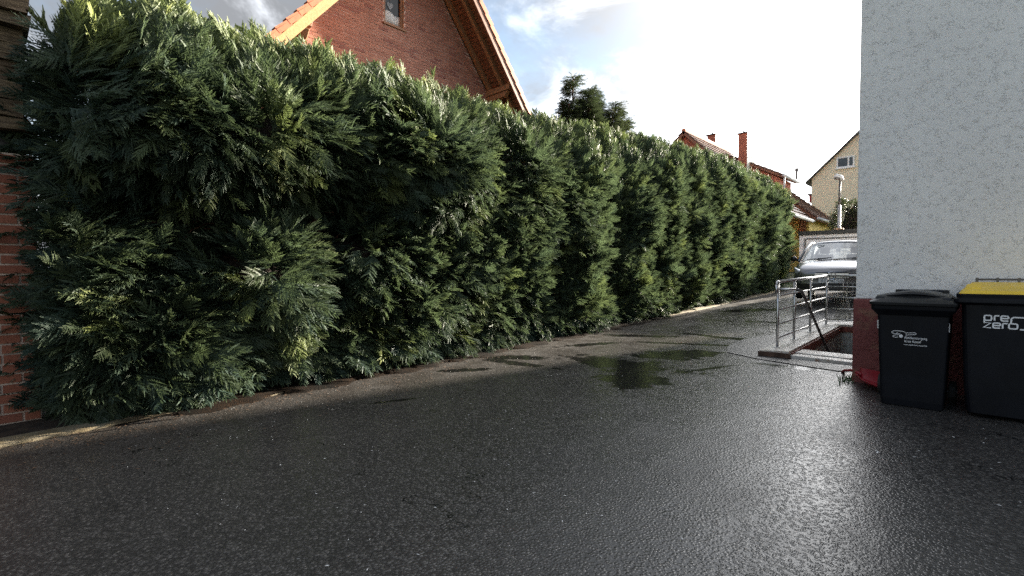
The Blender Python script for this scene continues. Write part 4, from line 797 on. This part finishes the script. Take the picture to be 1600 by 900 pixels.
for cx, cy, w, dpt, zt_, zb_ in ((-9.92, 29.0, .46, 1.3, 9.12, 6.6), (-12.55, 31.2, .5, 1.2, 9.98, 7.6)):
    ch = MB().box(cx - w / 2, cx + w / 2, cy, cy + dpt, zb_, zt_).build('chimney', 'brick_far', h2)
    MB().box(cx + w / 2 + .001, cx + w / 2 + .03, cy + .02, cy + dpt - .02, zb_, zt_ - .01).build('sun_glare_panel', 'sun_glare_pale', ch)  # added pale panel, paints sun glare onto the chimney's +x face
    MB().box(cx - w / 2 - .07, cx + w / 2 + .07, cy - .07, cy + dpt + .07, zt_ + .002, zt_ + .06).build('cap', 'black_trim', ch)
    mb = MB(); mb.tube([(cx, cy + .2, zt_ + .06), (cx, cy + .2, zt_ + .22)], .05, 8); mb.build('flue', 'pole_dark', ch)

g3 = gz(-8, 33)
yh = thing('yellow_cottage', 'low yellow house with brown tiled roof showing past the hedge end', 'house', (-9.5, 35, g3))
MB().box(-13, -7.55, 33.2, 39, g3, 4.75).build('wall', 'yellow_wall', yh)
MB().box(-8.05, -7.7, 33.15, 33.199, 3.2, 4.5).build('shutter', 'wood_brown', yh)
kx = 1.26 / 1.52
def PY_(t, h, y): d = Vector((1, 0, -.83)).normalized(); nr = Vector((.83, 0, 1)).normalized(); p = Vector((-10.2, 0, 7.15)) + d * t + nr * h; return (p.x, y, p.z)
ln = 3.15 * math.hypot(1, .83)
MB().hexa([PY_(0, -.15, 32.7), PY_(0, -.15, 39.5), PY_(ln, -.15, 39.5), PY_(ln, -.15, 32.7), PY_(0, 0, 32.7), PY_(0, 0, 39.5), PY_(ln, 0, 39.5), PY_(ln, 0, 32.7)]).build('roof', 'wood_soffit', yh)
mb = MB(); tile_field(mb, PY_, ln, 32.68, 39.5, .40, .34, .07); mb.build('roof_tiles', 'tile_dark', yh, kind='stuff')
MB().prism([(-13, 4.75), (-7.6, 4.75), (-10.2, 6.9)], 'y', 33.3, 38.9).build('gable', 'yellow_wall', yh)
mb = MB(); mb.tube([(-7.0, 32.7, 4.53), (-7.0, 39.5, 4.53)], .08, 8); mb.build('gutter', 'frame_white', yh, smooth=True)

g4 = gz(-7, 45)
bg_ = thing('beige_house', 'tall plain beige gabled house with one small white framed window', 'house', (-6.5, 45, g4))
BX0, BX1, BAX, BEZ, BAZ = -10.1, -2.7, -6.4, 8.85, 12.45
MB().prism([(BX0, g4), (BX1, g4), (BX1, BEZ), (BAX, BAZ), (BX0, BEZ)], 'y', 45, 56).build('wall', 'beige_wall', bg_)
for sgn in (-1, 1):
    e = BX0 - .4 if sgn < 0 else BX1 + .4; sl_ = (BAZ - BEZ) / (BAX - BX0); ez_ = BEZ - .4 * sl_
    MB().hexa([(BAX, 44.75, BAZ + .0), (BAX, 56.3, BAZ + .0), (e, 56.3, ez_), (e, 44.75, ez_), (BAX, 44.75, BAZ + .19), (BAX, 56.3, BAZ + .19), (e, 56.3, ez_ + .16), (e, 44.75, ez_ + .16)]).build('roof', 'black_trim', bg_)
wf = MB(); wx0, wx1, wz0_, wz1_ = -8.45, -7.3, 9.42, 10.25
for a, b_, c, d in ((wx0, wx0 + .1, wz0_, wz1_), (wx1 - .1, wx1, wz0_, wz1_), (wx0 + .1, wx1 - .1, wz0_, wz0_ + .1), (wx0 + .1, wx1 - .1, wz1_ - .1, wz1_), (wx0 + .72, wx0 + .82, wz0_ + .1, wz1_ - .1)): wf.box(a, b_, 44.93, 45.03, c, d)
wf = wf.build('window', 'frame_white', bg_)
for a, b_ in ((wx0 + .1, wx0 + .72), (wx0 + .82, wx1 - .1)): MB().box(a, b_, 44.975, 44.99, wz0_ + .1, wz1_ - .1).build('pane', 'pane_dark', wf)
MB().box(wx0 - .08, wx1 + .08, 44.86, 45.02, wz0_ - .09, wz0_ - .003).build('sill', 'frame_white', wf)
bal = MB().box(-10.5, -10.1, 46, 49, 7.15, 7.72).build('balcony', 'plastic_red', bg_); MB().box(-10.62, -10.1, 45.9, 49.1, 7.73, 7.83).build('rail_cap', 'black_trim', bal)

gg = thing('garage', 'low white garage with dark flat roof edge behind the parked car', 'garage', (-4.6, 24, gz(-4.6, 24)), 4, True)
zg = gz(-4.6, 24); H_ = 3.16 - zg
MB().box(-1.2, 1.35, 0, 5.5, -.3, H_ - .17).build('wall', 'garage_white', gg)
MB().box(-1.24, 1.37, -.06, 5.6, H_ - .168, H_).build('roof', 'black_trim', gg)
MB().box(-.95, 1.15, -.03, -.002, .02, H_ - .36).build('door', 'garage_white', gg)
mb = MB()
for k in range(6): mb.box(-.93, 1.13, -.036, -.031, .08 + .3 * k, .10 + .3 * k)
mb.build('door_rib', 'pole_grey', gg)
for a, b_, c, d in ((-1.0, -.955, 0, H_ - .3), (1.155, 1.2, 0, H_ - .3), (-.955, 1.155, H_ - .355, H_ - .3)): MB().box(a, b_, -.045, -.002, c, d).build('door_frame', 'pole_dark', gg)

lp = thing('street_lamp', 'slender street lamp post with small head behind the car', 'street lamp', (-4.75, 26, gz(-4.7, 26)))
zl = gz(-4.7, 26)
mb = MB(); mb.tube([(-4.75, 26, zl), (-4.75, 26, 4.4)], [.068, .06], 12); mb.build('lower_pole', 'pole_grey', lp, smooth=True)
mb = MB(); mb.tube([(-4.75, 26, 4.4), (-4.74, 26, 5.5)], [.05, .042], 12); mb.build('upper_pole', 'pole_dark', lp, smooth=True)
mb = MB(); mb.tube([(-4.66, 26.04, 5.46), (-4.72, 26, 5.60), (-4.86, 25.9, 5.66), (-4.93, 25.86, 5.62)], [.07, .11, .11, .06], 12); mb.build('lamp_head', 'frame_white', lp, smooth=True)
mb = MB(); mb.tube([(-4.76, 25.93, 5.56), (-4.90, 25.83, 5.58)], [.07, .07], 10); mb.build('lamp_cover', 'pole_dark', lp, smooth=True)
MB().box(-4.93, -4.57, 25.85, 26.12, 3.12, 3.38).build('junction_box', 'cardboard', lp, bevel=.03)

bz_ = gz(-5, 30)
bu = thing('dark_bush', 'dark rounded evergreen bush in front of the beige house', 'bush', (-4.9, 30, bz_))
n = 1300; th_ = rng.uniform(0, 6.283, n); zz_ = rng.uniform(0, 1, n) ** .8; rad = .95 * np.sqrt(np.clip(1 - (np.abs(zz_ - .45) / .62) ** 2.6, .05, 1)) * rng.uniform(.8, 1.05, n)
P = np.stack((-4.72 + rad * np.cos(th_), 30 + rad * np.sin(th_), bz_ + .2 + 3.5 * zz_), 1); ax = np.stack((np.cos(th_), np.sin(th_), rng.uniform(.1, 1.2, n)), 1); L = rng.uniform(.22, .45, n)
spray_object('foliage', P, frames(ax, np.stack((rng.normal(0, .5, n), rng.normal(0, .5, n), np.ones(n)), 1)), np.stack((L, L, L), 1), rng.integers(0, 3, n), rng.uniform(0, .45, n), DK, bu)
mb = MB(); mb.grid([[(-4.72 + r_ * math.cos(a), 30 + r_ * math.sin(a), z) for a in np.linspace(0, 6.283, 13)[:-1]] for z, r_ in ((bz_ + .2, .4), (bz_ + 1, .66), (bz_ + 2.2, .7), (bz_ + 3.1, .5), (bz_ + 3.5, .12))], True); mb.build('dark_twig_core', 'dark_twig_core', bu, kind='stuff')
mb = MB(); mb.tube([(-4.72, 30, bz_), (-4.72, 30, bz_ + 1.2)], [.09, .06], 8); mb.build('trunk', 'bark_red', bu)

# ------------------------------------------------------------------ parked car, nose towards us (local frame: nose at -Y)
cx_, cy_ = -2.69, 14.0; cz_ = gz(cx_, cy_ + .9) + .004
car = thing('parked_car', 'dark grey car parked nose first beside the stairwell railing', 'car', (cx_, cy_, cz_), 6.5, True)
# y, half width, shoulder z, centre-line top z, sill z
ST = [(-.02, .60, .52, .62, .24), (.02, .74, .60, .72, .20), (.10, .82, .68, .79, .18), (.28, .865, .76, .87, .18), (.55, .885, .84, .935, .18), (.9, .89, .91, .99, .18), (1.2, .89, .955, 1.03, .18), (1.6, .89, .98, 1.03, .18), (2.6, .89, 1.0, 1.03, .18), (3.6, .885, 1.02, 1.04, .18), (4.1, .85, 1.0, 1.0, .2), (4.34, .74, .9, .9, .28)]
rows = []
for y, w, zs, zt_, z0 in ST:
    half = [(w * .86, z0), (w * .97, z0 + .12), (w, (z0 + zs) / 2 + .02), (w * .985, zs - .08), (w * .94, zs - .01), (w * .86, zs + (zt_ - zs) * .45), (w * .55, zs + (zt_ - zs) * .85), (w * .25, zt_ - .003), (0, zt_)]
    bow = lambda x: .16 * (x / .89) ** 2 * max(0, 1 - y / .9)
    rows.append([(-x, y + bow(x), z) for x, z in half] + [(x, y + bow(x), z) for x, z in half[-2::-1]])
mb = MB(); mb.grid(rows); n = len(rows[0]); m = len(mb.v); mb.f += [tuple(range(n)), tuple(range(m - n, m))]; body = mb.build('body', 'car_paint', car, smooth=True)
md = body.modifiers.new('sub', 'SUBSURF'); md.levels = md.render_levels = 2
def ws(u, v, out=0.):                              # windscreen: u across -1..1, v up 0..1
    w = .80 - .20 * v; return (u * w, 1.08 + .83 * v + .16 * u * u * (1 - .35 * v) - out, 1.025 + .475 * v - .035 * u * u * (1 - v) - .02 * u * u * v + out * .4)
MB().grid([[ws(u, v) for u in np.linspace(-1, 1, 13)] for v in np.linspace(0, 1, 7)]).build('windscreen', 'car_glass', car, smooth=True, recalc=False)
rows = []
for y, z, w in ((1.90, 1.505, .60), (2.05, 1.55, .63), (2.6, 1.585, .65), (3.3, 1.57, .65), (3.9, 1.50, .61), (4.1, 1.46, .58)):
    rows.append([(u * w, y + .10 * u * u * (1 if y < 2.3 else 0), z - .055 * abs(u) ** 3) for u in np.linspace(-1, 1, 11)])
MB().grid(rows).build('roof', 'car_paint', car, smooth=True, solid=.03)
for s_ in (-1, 1):
    mb = MB(); mb.tube([(s_ * .845, 1.18, .985), (s_ * .76, 1.62, 1.28), (s_ * .655, 2.02, 1.50), (s_ * .655, 2.6, 1.545), (s_ * .655, 3.3, 1.53), (s_ * .62, 3.9, 1.46), (s_ * .80, 4.2, 1.0)], [.035, .03, .03, .028, .028, .035, .05], 8); mb.build('roof_pillar', 'car_paint', car, smooth=True)
    MB().add([(s_ * .85, 1.3, 1.0), (s_ * .85, 4.1, 1.03), (s_ * .62, 3.85, 1.46), (s_ * .655, 3.3, 1.525), (s_ * .655, 2.1, 1.515)], [(0, 1, 2, 3, 4)]).build('side_window', 'car_glass', car, recalc=False)
    mr = MB(); mr.tube([(s_ * .93, 1.30, 1.05), (s_ * .97, 1.24, 1.06), (s_ * 1.0, 1.27, 1.06)], [.05, .085, .06], 10); mr.tube([(s_ * .86, 1.34, 1.01), (s_ * .95, 1.29, 1.04)], .025, 6); mr.build('wing_mirror', 'car_dark', car, smooth=True)
    hl = [[(s_ * (.50 + .32 * a + .03 * b), .015 + .17 * ((.50 + .32 * a) / .89) ** 2 + .13 * a * a + .12 * b - .012 - .02 * math.sin(math.pi * b), .60 + .06 * a + (.07 + .10 * a) * b) for b in np.linspace(0, 1, 5)] for a in np.linspace(0, 1, 8)]
    h_ = MB().grid(hl).build('headlight', 'lamp_glass', car, smooth=True, solid=.01)
    for y in (.82, 3.5):
        wh = MB(); wh.tube([(s_ * .70, y, .31), (s_ * .875, y, .31)], .31, 24); wh = wh.build('wheel', 'tyre', car, bevel=.03)
        mb = MB(); mb.tube([(s_ * .80, y, .31), (s_ * .885, y, .31)], [.2, .2], 14); mb.build('rim', 'chrome', wh)
    MB().hexa([(s_ * .44, -.0, .27), (s_ * .72, .09, .27), (s_ * .72, .14, .27), (s_ * .44, .06, .27), (s_ * .44, -.0, .40), (s_ * .74, .09, .42), (s_ * .74, .14, .42), (s_ * .44, .06, .40)]).build('fog_intake', 'car_dark', car)
MB().prism([(-.30, .685), (-.36, .66), (-.33, .535), (-.22, .50), (.22, .50), (.33, .535), (.36, .66), (.30, .685)], 'y', -.055, .05).build('grille', 'car_dark', car)
for z in (.565, .635): MB().box(-.345, .345, -.068, -.054, z, z + .02).build('grille_bar', 'chrome', car)
mb = MB(); mb.tube([(.092 * math.cos(t), -.075, .60 + .092 * math.sin(t)) for t in np.linspace(0, 2 * math.pi, 25)], .012, 6)
for k in range(3): a = R(90 + 120 * k); mb.add([(.088 * math.cos(a), -.075, .60 + .088 * math.sin(a)), (.02 * math.cos(a + 1.05), -.083, .60 + .02 * math.sin(a + 1.05)), (.02 * math.cos(a - 1.05), -.083, .60 + .02 * math.sin(a - 1.05)), (0, -.095, .60), (0, -.07, .60)], [(0, 1, 3), (0, 3, 2), (0, 4, 1), (0, 2, 4)])
mb.build('star_emblem', 'chrome', car)
MB().box(-.40, .40, -.03, .05, .25, .42).build('lower_intake', 'car_dark', car, bevel=.02)
pl = MB().box(-.26, .26, -.075, -.04, .425, .535).build('number_plate', 'print_white', car, bevel=.003)
c = bpy.data.curves.new('plate_lettering', 'FONT'); c.body = 'KS MC 55'; c.size = .105; c.extrude = .001; c.align_x = 'CENTER'; c.materials.append(MATS['car_dark']); o = meshed(c, 'plate_lettering'); o.parent = pl; o.location = (.0, -.077, .444); o.rotation_euler = (R(90), 0, 0)
MB().box(-.62, .62, 2.1, 2.2, .7, 1.0).build('dashboard', 'seat_cloth', car)
for x in (-.36, .36):
    MB().hexa([(x - .24, 2.3, .6), (x + .24, 2.3, .6), (x + .24, 2.45, .6), (x - .24, 2.45, .6), (x - .2, 2.45, 1.2), (x + .2, 2.45, 1.2), (x + .2, 2.55, 1.2), (x - .2, 2.55, 1.2)]).build('seat', 'seat_cloth', car, bevel=.04)
    MB().box(x - .12, x + .12, 2.48, 2.56, 1.22, 1.40).build('headrest', 'seat_cloth', car, bevel=.03)
mb = MB(); mb.tube([(.36 + .18 * math.cos(t), 2.0 - .08 * math.sin(t), .98 + .17 * math.sin(t)) for t in np.linspace(0, 2 * math.pi, 21)], .016, 6); mb.build('steering_wheel', 'car_dark', car)
mb = MB(); mb.box(-.11, .11, 1.86, 1.89, 1.36, 1.43); mb.tube([(0, 1.88, 1.42), (0, 1.9, 1.50)], .012, 6); mb.build('inner_mirror', 'frame_white', car)
MB().box(-.05, .05, 1.80, 1.85, 1.24, 1.33).build('dash_camera', 'frame_white', car, bevel=.02)
MB().box(-.47, -.31, 1.80, 1.803, 1.415, 1.445).build('sticker', 'frame_white', car)
for x0, x1 in ((-.65, -.1), (-.05, .6)): mb = MB(); mb.tube([(x0, 1.08 + .1 * (x0 / .8) ** 2, 1.025), (x1, 1.16 + .1 * (x1 / .8) ** 2, 1.075)], .011, 6); mb.build('wiper', 'car_dark', car)

# ------------------------------------------------------------------ small things on the ground
def scatter(name, n, fn, m, size):
    V = []; F = []
    for _ in range(n):
        x, y = fn(); s_ = size * rng.uniform(.5, 1.5); a = rng.uniform(0, 6.28); e = rng.uniform(.3, 1.); z = gz(x, y) + .011; o = len(V); tl = rng.uniform(-.3, .3) * s_
        for k in range(4): t = a + k * 1.571; r_ = s_ * (1 if k % 2 == 0 else .45 * e); V.append((x + r_ * math.cos(t), y + r_ * math.sin(t), z + (tl if k == 0 else 0) + .5 * abs(tl)))
        F.append((o, o + 1, o + 2, o + 3))
    b = MB(); b.v = V; b.f = F; o = b.build(name, m, recalc=False); o['kind'] = 'stuff'; o['category'] = 'litter'; return o
o = scatter('needle_litter', 7000, lambda: (-5.68 + rng.exponential(.33), rng.uniform(-.5, 13)), 'litter_brown', .013); o['label'] = 'brown needle litter scattered along the foot of the hedge'
o = scatter('white_flecks', 420, lambda: (rng.uniform(-5.3, -.6), rng.uniform(.6, 6)), 'fleck_white', .0075); o['label'] = 'small pale flecks scattered over the dark asphalt'
o = scatter('pale_chips', 40, lambda: (rng.uniform(-.9, .6), rng.uniform(3.2, 5.6)), 'fleck_white', .011); o['label'] = 'small pale chips on the asphalt in front of the bins'
wd = MB()
for k in range(24):
    x, y = -1.08 + rng.normal(0, .05), 6.52 + rng.normal(0, .07); z = gz(x, y); a = rng.uniform(0, 6.28); L = rng.uniform(.05, .12); d = np.array((math.cos(a), math.sin(a))) * L
    p = [(x, y, z), (x + d[0] * .4, y + d[1] * .4, z + L * .7), (x + d[0], y + d[1], z + L * .75)]; w = .005; wd.add([(p[0][0] - w, p[0][1], z), (p[0][0] + w, p[0][1], z), (p[1][0] + w, p[1][1], p[1][2]), (p[1][0] - w, p[1][1], p[1][2]), p[2]], [(0, 1, 2, 3), (3, 2, 4)])
o = wd.build('weed', 'weed_green', recalc=False); tag(o, 'small tuft of grass at the corner of the red plinth', 'weed')
